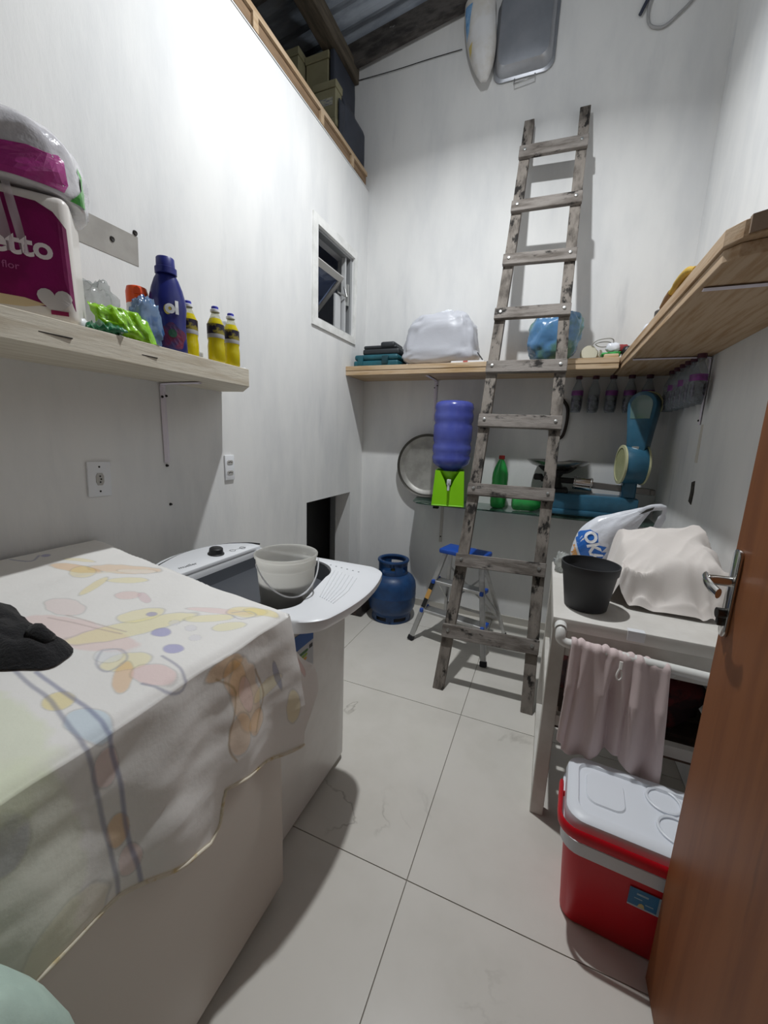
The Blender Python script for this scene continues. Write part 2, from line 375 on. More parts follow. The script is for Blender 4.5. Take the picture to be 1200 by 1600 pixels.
# roof: corrugated sheet on rafters and one long beam
def rz(x): return 3.965 + 0.14 * (x + 1.553)
b = NB()
def rf(u, v):
    x = XL - 1.6 + (XR + 0.15 - XL + 1.6) * u; y = YF - 0.1 + (YB + 0.2 - YF) * v
    return Vector((x, y, rz(x) + 0.085 + 0.018 * math.sin(y * 2 * PI / 0.15)))
grid(b, 10, 160, rf); struct('ceiling', b, M_ROOF, solid=0.008)
for y in (2.925, 2.30, 1.35, 0.4):
    b = NB(); x0, x1 = XL - 1.5, XR; a = Vector((x0, y, rz(x0) - 0.012)); c = Vector((x1, y, rz(x1) - 0.012)); beam(b, a, c, 0.055, 0.12, (0, 1, 0))
    single('rafter', {2.925: 'dark rafter splashed with paint against the back wall', 2.30: 'dark sloping rafter one place in front of the back rafter', 1.35: 'dark rafter over the middle of the room', 0.4: 'dark rafter over the doorway end'}[y], 'rafter', b, M_RAFTER, group='roof rafters')
b = NB(); box(b, -1.64, -1.525, YF, YB, 3.825, 3.93); single('roof_beam', 'brown timber beam running under the roof along the loft edge', 'beam', b, M_BEAM, bevel=0.006)

# loft edge rail: brown joist with pale strip and cross blocks on the wall top
rail = thing('loft_edge_rail', 'pale wooden strip on small blocks along the loft edge above the left wall', 'rail', (XL - 0.02, 1.5, 3.15))
b = NB(); box(b, XL - 0.032, XL - 0.014, YF, YB - 0.03, 3.165, 3.215); part('joist', b, mat('joist_wood', '#8b7259', 0.8, col2='#75604a', scale=5, stretch=(10, 1, 10)), rail)
b = NB(); box(b, XL - 0.031, XL - 0.001, YF, YB - 0.035, 3.215, 3.240); part('strip', b, mat('pale_strip_wood', '#bfa98e', 0.75, col2='#a78d6e', scale=4, stretch=(10, 1, 10)), rail)
for y in (1.755, 2.33, 2.72, 1.2):
    c = NB(); box(c, XL - 0.03, XL + 0.0, y - 0.018, y + 0.018, 3.152, 3.214); part('block', c, MATS['pale_strip_wood'], rail)

# window: white plaster surround, metal frame, tilting sash
b = NB(); prof = [(2.222, 2.655), (2.808, 2.655), (2.800, 2.032), (2.212, 2.032)]; inn = [(2.275, 2.604), (2.763, 2.604), (2.763, 2.080), (2.275, 2.080)]
def ring(bm, outer, inner, x0, x1):
    t = NB(); n = len(outer)
    for k in range(n):
        a, c = outer[k], outer[(k + 1) % n]; d, e = inner[(k + 1) % n], inner[k]
        A = [t.verts.new((x, p[0], p[1])) for x in (x0, x1) for p in (a, c, d, e)]
        for q in ((0, 1, 2, 3), (7, 6, 5, 4), (0, 4, 5, 1), (1, 5, 6, 2), (2, 6, 7, 3), (3, 7, 4, 0)): t.faces.new([A[i] for i in q])
    bmesh.ops.recalc_face_normals(t, faces=t.faces[:]); merge(bm, t)
ring(b, prof, inn, XL, XL + 0.010)
win = struct('window_1', b, mat('window_surround', '#e6e6e4', 0.7, col2='#d5d5d2', scale=12))
b = NB(); ring(b, inn, [(2.292, 2.588), (2.735, 2.588), (2.735, 2.094), (2.292, 2.094)], XL - 0.060, XL - 0.012)
part('window_frame', b, mat('aluminium_window', '#a6a8aa', 0.4, 0.6), win)
b = NB(); box(b, XL - 0.058, XL - 0.030, 2.690, 2.708, 2.094, 2.588); box(b, XL - 0.062, XL - 0.050, 2.59, 2.67, 2.10, 2.33)
part('mullion', b, mat('aluminium_white', '#c9cacb', 0.45, 0.3), win)
# the sash tilts on a horizontal pivot: its top leans into the room, its foot out
sm_ = Matrix.Translation((XL - 0.165, 2.475, 2.350)) @ Matrix.Rotation(math.radians(46), 4, 'Y')
s_ = NB()
for y0, y1, z0, z1 in ((-0.178, 0.225, 0.125, 0.165), (-0.178, 0.225, -0.275, -0.235), (-0.178, -0.143, -0.235, 0.125), (0.190, 0.225, -0.235, 0.125)):
    box(s_, -0.012, 0.012, y0, y1, z0, z1, mtx=sm_)
sash = part('sash', s_, mat('sash_white', '#cfcdc9', 0.5), win)
b = NB(); box(b, -0.002, 0.002, -0.143, 0.190, -0.235, 0.125, mtx=sm_); part('pane', b, mat('window_pane', '#9fb0d8', 0.03, trans=0.85), sash)
b = NB(); tube(b, [(XL - 0.040, 2.695, 2.40), (XL - 0.015, 2.69, 2.33), (XL - 0.05, 2.62, 2.345)], 0.006, 6); box(b, XL - 0.045, XL - 0.015, 2.708, 2.725, 2.28, 2.42); part('stay_arm', b, M_STEELBOLT, win)
# blue cloth behind the pane, its glow standing in for the next room's light
b = NB(); box(b, XL - 1.44, XL - 1.42, 2.62, 2.86, 2.05, 2.72); single('blue_curtain', 'blue cloth with an added glow in the next room seen through the window pane', 'curtain', b, mat('glowing_blue_cloth', '#5c74c4', 0.8, emit=('#6f8ae0', 0.5)))

# sockets on the left wall
def socket(y, z, w, h, label, two, rot=0.0):
    t = thing('wall_socket', label, 'socket', (XL, y, z - h / 2)); mt = Matrix.Translation((0, y, z)) @ Matrix.Rotation(rot, 4, 'X')
    b = NB(); box(b, XL, XL + 0.009, -w / 2, w / 2, -h / 2, h / 2, 0.003, 2, mt); part('cover_plate', b, M_WHITEPLASTIC, t, smooth=30)
    for dz in ((0.026, -0.024) if two else (0.0,)):
        c = NB(); hh = 0.010 if two else 0.021; ww = 0.019 if two else 0.013
        poly = [(-ww, -hh * 0.5), (-ww * 0.6, -hh), (ww * 0.6, -hh), (ww, -hh * 0.5), (ww, hh * 0.5), (ww * 0.6, hh), (-ww * 0.6, hh), (-ww, hh * 0.5)]
        prism(c, poly, 0, 0.002, mt @ Matrix(((0, 0, 1, XL + 0.009), (1, 0, 0, 0), (0, 1, 0, dz), (0, 0, 0, 1))))
        ins = part('outlet', c, mat('outlet_grey', '#b4b2ae', 0.5), t)
        c = NB()
        for k in (-1, 0, 1):
            dy, dzz = (k * 0.009, dz + (0.002 if k == 0 else 0)) if two else (0.003 if k == 0 else 0, dz + k * 0.010)
            lathe(c, [(0, 0), (0.0028, 0), (0.0028, 0.0012), (0, 0.0012)], mt @ Vector((XL + 0.011, dy, dzz)), (1, 0, 0), 8)
        part('pin_hole', c, M_SCREW, ins)
    if not two:
        for dz in (0.042, -0.042):
            c = NB(); lathe(c, [(0, 0), (0.0035, 0), (0.003, 0.001), (0, 0.001)], mt @ Vector((XL + 0.009, 0, dz)), (1, 0, 0), 8); part('cover_screw', c, M_SCREW, t)
socket(0.880, 1.190, 0.077, 0.119, 'wide white wall socket with one outlet above the covered freezer', False, math.radians(-2))
socket(1.488, 1.194, 0.060, 0.120, 'slim white wall socket with two outlets beside the shelf shadow', True)
# small nails and plugs in the left wall below the bracket
for (y, z) in ((1.155, 1.062), (1.150, 1.222)):
    b = NB(); lathe(b, [(0, 0), (0.006, 0), (0.004, 0.008), (0, 0.009)], (XL, y, z), (1, 0, 0), 8)
    single('wall_nail', 'dark nail in the left wall %s the shelf bracket' % ('at the foot of' if z > 1.1 else 'well below'), 'nail', b, M_SCREW)

# ================================================================== DOOR
door = thing('door_1', 'open brown wooden door leaf at the right edge with a lever handle', 'door', (0.395, 0.6, 0)); door['kind'] = 'structure'
b = NB(); box(b, 0.377, 0.412, 0.205, 1.005, 0.008, 2.10, 0.002, 1)
part('door_leaf', b, mat('brown_wood_door', '#87532f', 0.5, col2='#774626', scale=2.5, stretch=(8, 8, 0.6), lo=0.4, hi=0.7, col3='#643b20', scale3=3, lo3=0.62, hi3=0.8, stretch3=(5, 5, 0.5)), door)
yp = 0.978
b = NB(); pl = [(0.0165 * math.cos(a), 0.078 + 0.0165 * math.sin(a)) for a in [PI * k / 8 for k in range(9)]] + [(-0.0165 * math.cos(a), -0.078 - 0.0165 * math.sin(a)) for a in [PI * k / 8 for k in range(9)]]
prism(b, pl, 0, 0.007, Matrix(((0, 0, -1, 0.377), (1, 0, 0, yp), (0, 1, 0, 1.080), (0, 0, 0, 1))), 0.002)
plate = part('handle_plate', b, M_CHROME, door, smooth=40)
b = NB(); tube(b, smooth_path([(0.377, yp, 1.105), (0.345, yp, 1.105), (0.330, yp - 0.004, 1.104)], 4), [0.0105] * 8 + [0.009], 12)
tube(b, smooth_path([(0.330, yp + 0.010, 1.107), (0.327, yp - 0.012, 1.103), (0.328, yp - 0.035, 1.099), (0.333, yp - 0.058, 1.094)], 5), 0.010, 10, flat=(1.15, 0.55))
part('lever', b, M_CHROME, plate, smooth=50)
b = NB(); cyl(b, (0.372, yp, 1.036), (0.357, yp, 1.036), 0.011, 14); box(b, 0.359, 0.372, yp - 0.006, yp + 0.006, 1.010, 1.036, 0.002); part('keyhole_cylinder', b, mat('dark_keyhole', '#4b4a49', 0.3, 0.8), plate, smooth=40)
b = NB(); box(b, 0.372, XR, 0.05, 0.20, 0, 2.15); box(b, 0.372, XR, 0.05, 0.20, 2.15, 4.5); struct('wall_door_return', b, M_WALL)

# ================================================================== SHELVES
def plank_shelf(name, label, loc, boards, m):
    t = thing(name, label, 'shelf', loc)
    for bb in boards:
        part('board', bb, m, t, bevel=0.002)
    return t
def board(poly, z0, z1):
    b = NB(); prism(b, poly, z0, z1); return b
bs = plank_shelf('back_shelf', 'pale pine plank shelf along the back wall, bottles hung below it', (-0.55, 2.83, 1.796),
    [board([(XL, 2.668), (0.315, 2.668), (0.315, YB), (XL, YB)], 1.8275, 1.858), board([(XL, 2.671), (0.315, 2.671), (0.315, YB), (XL, YB)], 1.796, 1.8265)], M_PINE)
rs = plank_shelf('right_shelf', 'wide raw pine plank shelf on the right wall with a sawn near end', (0.49, 2.1, 1.796),
    [board([(0.322, 1.228), (0.345, 1.188), (0.40, 1.150), (XR, 1.07), (XR, YB), (0.322, YB)], 1.8265, 1.864), board([(0.328, 1.240), (0.350, 1.208), (XR, 1.10), (XR, YB), (0.328, YB)], 1.796, 1.8255)], M_PINEY)
b = NB(); prism(b, [(0.352, 1.176), (0.40, 1.146), (XR, 1.066), (XR, 1.076), (0.40, 1.156), (0.352, 1.190)], 1.832, 1.868); part('batten', b, mat('dark_batten', '#8b7866', 0.8, col2='#76634f', scale=8), rs, label='darker offcut strip nailed across the sawn end')
ls = plank_shelf('left_shelf', 'whitened plank shelf on the left wall holding cleaning products', (-1.28, 0.6, 1.545),
    [board([(XL, YF), (-1.085, YF), (-1.085, 0.40), (-1.137, 1.315), (-1.310, 1.475), (XL, 1.462)], 1.545, 1.612)], M_PINEW)
for (y, ln) in ((0.60, 0.10), (0.86, 0.06)):
    xx = -1.085 - 0.052 * (y - 0.40) / 0.915
    b = NB(); box(b, xx - 0.003, xx + 0.0012, y - ln / 2, y + ln / 2, 1.574, 1.5765); part('crack', b, M_SCREW, ls, label='dark drying crack')

def bracket(name, label, wall_pts, arm_pts, screws):
    t = thing(name, label, 'bracket', wall_pts[0])
    up = (0, 1, 0)
    b = NB(); tube(b, smooth_path(list(wall_pts) + list(arm_pts), 5), 0.0125, 4, flat=(1.0, 0.35), up=up if wall_pts[0][0] != wall_pts[-1][0] or abs(wall_pts[0][0] - arm_pts[-1][0]) > 0.05 else (1, 0, 0)); part('arm', b, M_BRACKET, t)
    for s in screws:
        c = NB(); lathe(c, [(0, 0), (0.005, 0), (0.004, 0.004), (0, 0.004)], s[0], s[1], 8); part('screw', c, M_SCREW, t)
z0 = 1.790
bracket('shelf_bracket', 'white metal bracket under the left shelf above the freezer', [(XL + 0.006, 1.150, 1.235), (XL + 0.006, 1.150, 1.50), (XL + 0.008, 1.150, 1.530)], [(XL + 0.03, 1.150, 1.540), (XL + 0.20, 1.150, 1.5405)],
        [((XL + 0.010, 1.142, 1.49), (1, 0, 0)), ((XL + 0.010, 1.160, 1.495), (1, 0, 0))])
bracket('shelf_bracket', 'white metal bracket under the back shelf above the water jug', [(-0.83, YB - 0.006, 1.50), (-0.83, YB - 0.006, 1.75), (-0.83, YB - 0.008, 1.78)], [(-0.83, YB - 0.03, z0), (-0.83, YB - 0.25, z0 + 0.001)],
        [((-0.838, YB - 0.010, 1.74), (0, -1, 0)), ((-0.818, YB - 0.010, 1.755), (0, -1, 0))])
bracket('shelf_bracket', 'white metal bracket under the right shelf, beside the hanging bottles', [(XR - 0.006, 2.385, 1.48), (XR - 0.006, 2.385, 1.75), (XR - 0.010, 2.385, 1.78)], [(XR - 0.035, 2.385, z0), (0.34, 2.385, z0 + 0.001)], [((XR - 0.010, 2.385, 1.50), (-1, 0, 0))])
bracket('shelf_bracket', 'white metal bracket under the right shelf, at its sawn near end', [(XR - 0.006, 1.40, 1.48), (XR - 0.006, 1.40, 1.75), (XR - 0.010, 1.40, 1.78)], [(XR - 0.035, 1.40, z0), (0.34, 1.40, z0 + 0.001)], [((XR - 0.010, 1.40, 1.50), (-1, 0, 0))])
# ================================================================== WOODEN LADDER
lad = thing('wooden_ladder', 'tall weathered wooden ladder leaning on the back wall, nine nailed rungs', 'ladder', (-0.19, 1.95, 0))
U = Vector((0, 0.297, 1)).normalized(); NRM = Vector((0, -1, 0.297)).normalized()
def lp_(x, z, o=0.0): return Vector((x, 1.95 + 0.297 * z, z)) + NRM * o
RZ = [(3.094, 3.077, -0.326, -0.011), (2.752, 2.741, -0.331, -0.008), (2.425, 2.410, -0.340, -0.004), (2.100, 2.094, -0.349, -0.002), (1.786, 1.782, -0.358, 0.011),
      (1.478, 1.472, -0.363, 0.018), (1.090, 1.092, -0.373, 0.020), (0.699, 0.709, -0.390, 0.018), (0.316, 0.329, -0.413, 0.027)]
for side in (0, 1):
    pts = [(-0.432 if side == 0 else 0.036, 0.004)] + [((r[2] if side == 0 else r[3]), (r[0] if side == 0 else r[1])) for r in RZ[::-1]] + [(-0.322 if side == 0 else -0.012, 3.315)]
    t = NB(); ringsv = []
    for i, (x, z) in enumerate(pts):
        wd = 0.029 if z > 2 else 0.030; dp = 0.021; j = random.uniform(-0.0015, 0.0015)
        zz = z
        c = lp_(x + j, zz, -0.0225)
        ringsv.append([t.verts.new(c + Vector((sx * wd, 0, 0)) + NRM * (sy * dp) + (U * 0.0 if i else Vector((0, 0, -0.0)))) for sx, sy in ((-1, -1), (1, -1), (1, 1), (-1, 1))])
    for a, c in zip(ringsv, ringsv[1:]):
        for k in range(4): t.faces.new((a[k], a[(k + 1) % 4], c[(k + 1) % 4], c[k]))
    t.faces.new(ringsv[0][::-1]); t.faces.new(ringsv[-1])
    zmin = min(v.co.z for v in t.verts)
    for v in ringsv[0]: v.co.z = max(v.co.z, 0.0) if False else 0.0
    bmesh.ops.recalc_face_normals(t, faces=t.faces[:])
    part('stile', t, M_OLDWOOD, lad, bevel=0.003)
for i, (zl, zr, xl, xr) in enumerate(RZ):
    t = NB(); a = lp_(xl - 0.033, zl, 0.011); c = lp_(xr + 0.033, zr, 0.011); d = (c - a); L = d.length; d.normalize()
    M4 = Matrix(((d.x, U.x, NRM.x, a.x), (d.y, U.y, NRM.y, a.y), (d.z, U.z, NRM.z, a.z), (0, 0, 0, 1)))
    hh = 0.036 + random.uniform(-0.002, 0.003)
    box(t, 0, L, -hh, hh, -0.0135, 0.012, 0.003, 1, M4)
    rg = part('rung', t, M_OLDRUNG, lad, smooth=30)
    for s in (0.034, L - 0.034):
        k = NB(); lathe(k, [(0, 0), (0.010, 0), (0.008, 0.006), (0, 0.008)], M4 @ Vector((s, 0.004, 0.012)), NRM, 10); part('bolt', k, M_STEELBOLT, rg, smooth=40)

# ================================================================== ALUMINIUM STEP LADDER
def stepladder():
    t = thing('step_ladder', 'folding aluminium step ladder with a blue top, standing behind the wooden ladder', 'step ladder', (-0.43, 2.58, 0))
    R3 = Matrix.Translation((-0.490, 2.35, 0)) @ Matrix.Rotation(math.radians(-13), 4, 'Z')
    P = lambda x, y, z: R3 @ Vector((x, y, z))
    H = 0.62
    for s in (-1, 1):
        a, c = P(s * 0.262, 0.0, 0.012), P(s * 0.125, 0.185, H)
        b = NB(); beam(b, a, c, 0.034, 0.018, (0, 1, 0) if False else P(1, 0, 0) - P(0, 0, 0), 0.003); r = part('front_rail', b, M_ALU, t, smooth=30)
        b = NB(); d = (c - a).normalized(); beam(b, a - d * 0.012, a + d * 0.022, 0.042, 0.026, P(1, 0, 0) - P(0, 0, 0), 0.004); part('rubber_foot', b, M_RUBBER, r)
        if s < 0:
            n_ = Vector((0.0, -1, 0.3)).normalized()
            for f0, f1, m in ((0.36, 0.46, mat('sticker_black', '#1f1f1f', 0.5)), (0.46, 0.565, mat('sticker_orange', '#c99a55', 0.5)), (0.565, 0.66, MATS['sticker_black'])):
                b = NB(); beam(b, a.lerp(c, f0), a.lerp(c, f1), 0.030, 0.0195, P(1, 0, 0) - P(0, 0, 0)); part('sticker', b, m, r)
        a2, c2 = P(s * 0.235, 0.465, 0.012), P(s * 0.115, 0.235, H - 0.01)
        b = NB(); beam(b, a2, c2, 0.026, 0.016, P(1, 0, 0) - P(0, 0, 0), 0.003); r2 = part('back_rail', b, M_ALU, t, smooth=30)
        b = NB(); d = (c2 - a2).normalized(); beam(b, a2 - d * 0.012, a2 + d * 0.02, 0.032, 0.022, P(1, 0, 0) - P(0, 0, 0), 0.004); part('rubber_foot', b, M_RUBBER, r2)
        b = NB(); beam(b, a.lerp(c, 0.70), a2.lerp(c2, 0.30), 0.012, 0.004, P(1, 0, 0) - P(0, 0, 0)); part('brace', b, M_ALU, t)
    b = NB(); box(b, -0.155, 0.155, 0.13, 0.30, H - 0.005, H + 0.028, 0.010, 3, R3); part('top_step', b, M_BLUEP, t, smooth=40)
    for f in (0.33, 0.66):
        l, r = P(-0.262, 0, 0.012).lerp(P(-0.125, 0.185, H), f), P(0.262, 0, 0.012).lerp(P(0.125, 0.185, H), f)
        b = NB(); dv = P(0, 1, 0) - P(0, 0, 0); w_ = (r - l)
        M4 = frame(l + dv * 0.03, Vector((0, 0, 1)), w_); box(b, 0.008, w_.length - 0.008, -0.04, 0.045, -0.012, 0.010, 0.004, 1, M4)
        st = part('step', b, M_ALU, t, smooth=30)
        for q in (0.0, w_.length):
            b = NB(); box(b, q - 0.012, q + 0.012, -0.05, 0.05, -0.014, 0.014, 0.004, 1, M4); part('step_cap', b, M_BLUEP, st)
    b = NB(); a2, c2 = P(-0.235, 0.465, 0.012), P(-0.115, 0.235, H - 0.01); a3, c3 = P(0.235, 0.465, 0.012), P(0.115, 0.235, H - 0.01)
    beam(b, a2.lerp(c2, 0.22), a3.lerp(c3, 0.22), 0.018, 0.006, (0, 0, 1)); beam(b, a2.lerp(c2, 0.8), a3.lerp(c3, 0.2), 0.012, 0.004, (0, 0, 1)); beam(b, a2.lerp(c2, 0.2), a3.lerp(c3, 0.8), 0.012, 0.004, (0, 0, 1))
    part('cross_brace', b, M_ALU, t)
stepladder()

# ================================================================== GAS CYLINDER
gas = thing('gas_cylinder', 'round blue gas cylinder with a collar handle on the floor by the back wall', 'gas cylinder', (-1.0, 2.69, 0))
M_GAS = mat('blue_cylinder_paint', '#1f4675', 0.42, col2='#1a3a64', scale=12, bump=0.04, bscale=40, coat=0.1)
g0 = (-1.0, 2.69, 0)
b = NB(); lathe(b, [(0, 0.03), (0.10, 0.032), (0.150, 0.055), (0.174, 0.10), (0.180, 0.14), (0.180, 0.19), (0.1815, 0.195), (0.1815, 0.20), (0.180, 0.205), (0.180, 0.26), (0.174, 0.295), (0.155, 0.330), (0.120, 0.355), (0.06, 0.368), (0, 0.37)], g0, n=48); part('body', b, M_GAS, gas, smooth=60)
def holed_ring(bm, o, r, z0, z1, th, holes, n=64):
    t = NB()
    zs_ = [z0, z0 + (z1 - z0) * 0.3, z0 + (z1 - z0) * 0.72, z1]
    for i in range(n):
        a0, a1 = 2 * PI * i / n, 2 * PI * (i + 1) / n; am = (a0 + a1) / 2
        for k in range(3):
            if k == 1 and holes(am): continue
            q = []
            for rr in (r, r - th):
                for a in (a0, a1):
                    for z in (zs_[k], zs_[k + 1]): q.append(t.verts.new((o[0] + rr * math.cos(a), o[1] + rr * math.sin(a), o[2] + z)))
            for f in ((0, 2, 3, 1), (4, 5, 7, 6), (1, 3, 7, 5), (0, 4, 6, 2), (0, 1, 5, 4), (2, 6, 7, 3)): t.faces.new([q[x] for x in f])
    bmesh.ops.remove_doubles(t, verts=t.verts[:], dist=1e-5); bmesh.ops.recalc_face_normals(t, faces=t.faces[:]); merge(bm, t)
b = NB(); holed_ring(b, g0, 0.150, 0.0, 0.062, 0.005, lambda a: (a * 6 / (2 * PI)) % 1 < 0.6); part('foot_ring', b, M_GAS, gas, smooth=40)
b = NB(); holed_ring(b, g0, 0.110, 0.345, 0.455, 0.005, lambda a: (a * 4 / (2 * PI) + 0.3) % 1 < 0.62)
tube(b, [(g0[0] + 0.107 * math.cos(2 * PI * k / 40), g0[1] + 0.107 * math.sin(2 * PI * k / 40), 0.458) for k in range(40)], 0.013, 8, True); part('collar_handle', b, M_GAS, gas, smooth=40)
b = NB(); cyl(b, (g0[0], g0[1], 0.36), (g0[0], g0[1], 0.405), 0.016); cyl(b, (g0[0], g0[1], 0.40), (g0[0], g0[1], 0.415), 0.022); part('valve', b, mat('brass', '#a58a4d', 0.35, 0.9), gas, smooth=40)
# black box in the corner beside it
b = NB(); box(b, -1.40, -1.195, 2.56, 2.80, 0, 0.27, 0.012, 2); bx = single('storage_box', 'black box on the floor between the hatch and the gas cylinder', 'box', b, mat('black_box', '#2a2526', 0.5, col3='#7e4a33', scale3=5, lo3=0.62, hi3=0.7), smooth=30)  # orange-brown patches paint a reflection into the black

# ================================================================== GLASS SHELF AND WHAT STANDS ON IT
ZG = 0.907
gs = thing('glass_shelf', 'dark glass shelf on brackets low on the back wall behind the ladder', 'shelf', (-0.2, 2.85, ZG - 0.012))
b = NB(); prism(b, [(-0.935, YB - 0.001), (-0.905, 2.80), (-0.86, 2.735), (-0.78, 2.705), (0.60, 2.705), (0.645, 2.75), (0.645, YB - 0.001)], ZG - 0.010, ZG)
part('glass_panel', b, mat('smoked_green_glass', '#6f8f84', 0.03, trans=0.75, ior=1.5, coat=0.2), gs)
for x in (-0.72, 0.36):
    b = NB(); box(b, x - 0.012, x + 0.012, YB - 0.006, YB, 0.565, 0.90, 0.002, 1); beam(b, (x, YB - 0.004, 0.893), (x, 2.74, 0.893), 0.022, 0.006, (1, 0, 0)); br = part('bracket', b, mat('bracket_grey', '#b9b5b0', 0.5, 0.3), gs)
    b = NB(); lathe(b, [(0, 0), (0.006, 0), (0.005, 0.004), (0, 0.004)], (x, YB - 0.006, 0.61), (0, -1, 0), 8); box(b, x - 0.018, x + 0.018, 2.76, 2.80, 0.868, 0.895); part('screw', b, M_SCREW, br)
# water jug upside down on a lime stand with a tap
jc = (-0.634, 2.785)
st = thing('water_stand', 'lime green water jug stand with a small white tap on the glass shelf', 'dispenser stand', (jc[0], jc[1], ZG))
M_LIME = mat('lime_plastic', '#8ad31c', 0.35, sss=0.05)
b = NB(); w_, d_ = 0.098, 0.098; z0, z1 = ZG + 0.002, 1.145
t = NB()
def pan(pts, th, mtx): prism(b, pts, 0, th, mtx)
notch = [(-0.112, 0), (0.112, 0), (0.098, 0.245), (0.068, 0.245), (0.030, 0.175), (0.016, 0.135), (0.0, 0.128), (-0.016, 0.135), (-0.030, 0.175), (-0.068, 0.245), (-0.098, 0.245)]
for k in range(4):
    mt = Matrix.Translation((jc[0], jc[1], z0)) @ Matrix.Rotation(k * PI / 2 + math.radians(11), 4, 'Z') @ Matrix.Translation((0, -0.108, 0)) @ Matrix.Rotation(PI / 2 - 0.055, 4, 'X')
    if k == 0: pan(notch, -0.005, mt)
    else: pan([(-0.112, 0), (0.112, 0), (0.098, 0.245), (-0.098, 0.245)], -0.005, mt)
box(b, -0.112, 0.112, -0.112, 0.112, 0, 0.008, 0.002, 1, Matrix.Translation((jc[0], jc[1], ZG)) @ Matrix.Rotation(math.radians(11), 4, 'Z'))
lathe(b, [(0.088, 1.150), (0.094, 1.150), (0.094, 1.142), (0.05, 1.06), (0.048, 1.06), (0.088, 1.150)], (jc[0], jc[1], 0), n=36)
part('stand_body', b, M_LIME, st, smooth=30)
b = NB(); mt = Matrix.Translation((jc[0] + 0.021, jc[1] - 0.110, 1.06)) @ Matrix.Rotation(math.radians(11), 4, 'Z')
box(b, -0.014, 0.014, -0.010, 0.012, -0.004, 0.036, 0.004, 2, mt); cyl(b, mt @ Vector((0, 0, 0.01)), mt @ Vector((0, -0.040, 0.004)), 0.009); cyl(b, mt @ Vector((0.0, -0.036, 0.012)), mt @ Vector((0.0, -0.036, -0.036)), 0.008); box(b, -0.007, 0.007, -0.05, -0.020, 0.012, 0.040, 0.003, 1, mt)
part('tap', b, mat('clear_white_tap', '#d9dedf', 0.2), st, smooth=40)
b = NB(); pr = [(0.0, 1.085), (0.030, 1.085), (0.030, 1.12), (0.055, 1.155), (0.105, 1.180), (0.128, 1.205), (0.134, 1.24), (0.1255, 1.262), (0.134, 1.285), (0.134, 1.315), (0.1255, 1.34), (0.134, 1.365), (0.134, 1.455), (0.1265, 1.475), (0.134, 1.495), (0.135, 1.53), (0.1285, 1.56), (0.134, 1.58), (0.126, 1.61), (0.10, 1.624), (0, 1.618)]
lathe(b, pr, (jc[0], jc[1], 0), n=48)
single('water_jug', 'big blue water jug upside down on the lime green stand', 'water jug', b, mat('blue_jug', '#5c67bd', 0.22, trans=0.2, coat=0.1, col2='#5059b0', scale=6), smooth=60)
# round aluminium tray leaning on the wall behind
tr = thing('round_tray', 'round aluminium baking tray leaning on the wall behind the blue water jug', 'tray', (-0.85, YB - 0.03, 0.918))
ax = Vector((0, -1, 0.04)).normalized(); tc_ = (-0.850, YB - 0.033, 1.160)
b = NB(); lathe(b, [(0, 0.0), (0.186, 0.0), (0.192, 0.003), (0.214, 0.018), (0.222, 0.020), (0.222, 0.016), (0.214, 0.012), (0.192, -0.004), (0, -0.004)], tc_, ax, 56); part('tray_body', b, mat('worn_aluminium', '#b0aeaa', 0.45, 0.6, col2='#9b9995', scale=9), tr, smooth=40)
b = NB(); lathe(b, [(0.221, 0.014), (0.238, 0.021), (0.241, 0.023), (0.241, 0.019), (0.222, 0.010)], tc_, ax, 56); part('tray_rim', b, mat('dark_tray_rim', '#55534f', 0.4, 0.7), tr, smooth=40)
# green bottle
def pet(name, label, o, h, r, m, capm, capc='cap', group=None, fill=None):
    t = thing(name, label, 'bottle', o, group)
    b = NB(); pr = [(0, 0.006), (r * 0.62, 0.0), (r * 0.92, 0.012), (r, 0.04 * h / 0.3), (r, 0.20 * h), (r * 0.96, 0.23 * h), (r, 0.26 * h), (r * 0.965, 0.35 * h), (r, 0.43 * h), (r * 0.97, 0.50 * h), (r, 0.56 * h), (r * 0.96, 0.66 * h), (r * 0.78, 0.77 * h), (r * 0.48, 0.87 * h), (r * 0.30, 0.915 * h), (r * 0.30, 0.955 * h), (0, 0.956 * h)]
    lathe(b, pr, o, n=28); part('bottle_body', b, m, t, smooth=60)
    b = NB(); lathe(b, [(0, 0.93 * h), (r * 0.37, 0.93 * h), (r * 0.37, h - 0.002), (r * 0.30, h), (0, h)], o, n=16); part('cap', b, capm, t, smooth=40)
    return t
M_GREENPET = thin('green_pet', '#2fae52', 0.62, 0.12, 0.6)
pet('green_bottle', 'upright green plastic bottle with a red cap on the glass shelf', (-0.292, 2.83, ZG), 0.365, 0.054, M_GREENPET, mat('red_cap', '#8f2a24', 0.5))
b = NB(); lathe(b, [(0, 0), (0.035, 0.0), (0.05, 0.01), (0.054, 0.03), (0.054, 0.055), (0.052, 0.06), (0.054, 0.065), (0.054, 0.13), (0.042, 0.165), (0.02, 0.195), (0.018, 0.215), (0, 0.215)], (-0.195, 2.79, ZG + 0.056), (0.97, 0.22, 0.0), 28)
single('green_bottle', 'green plastic bottle lying on its side on the glass shelf behind a rung', 'bottle', b, M_GREENPET, smooth=60)

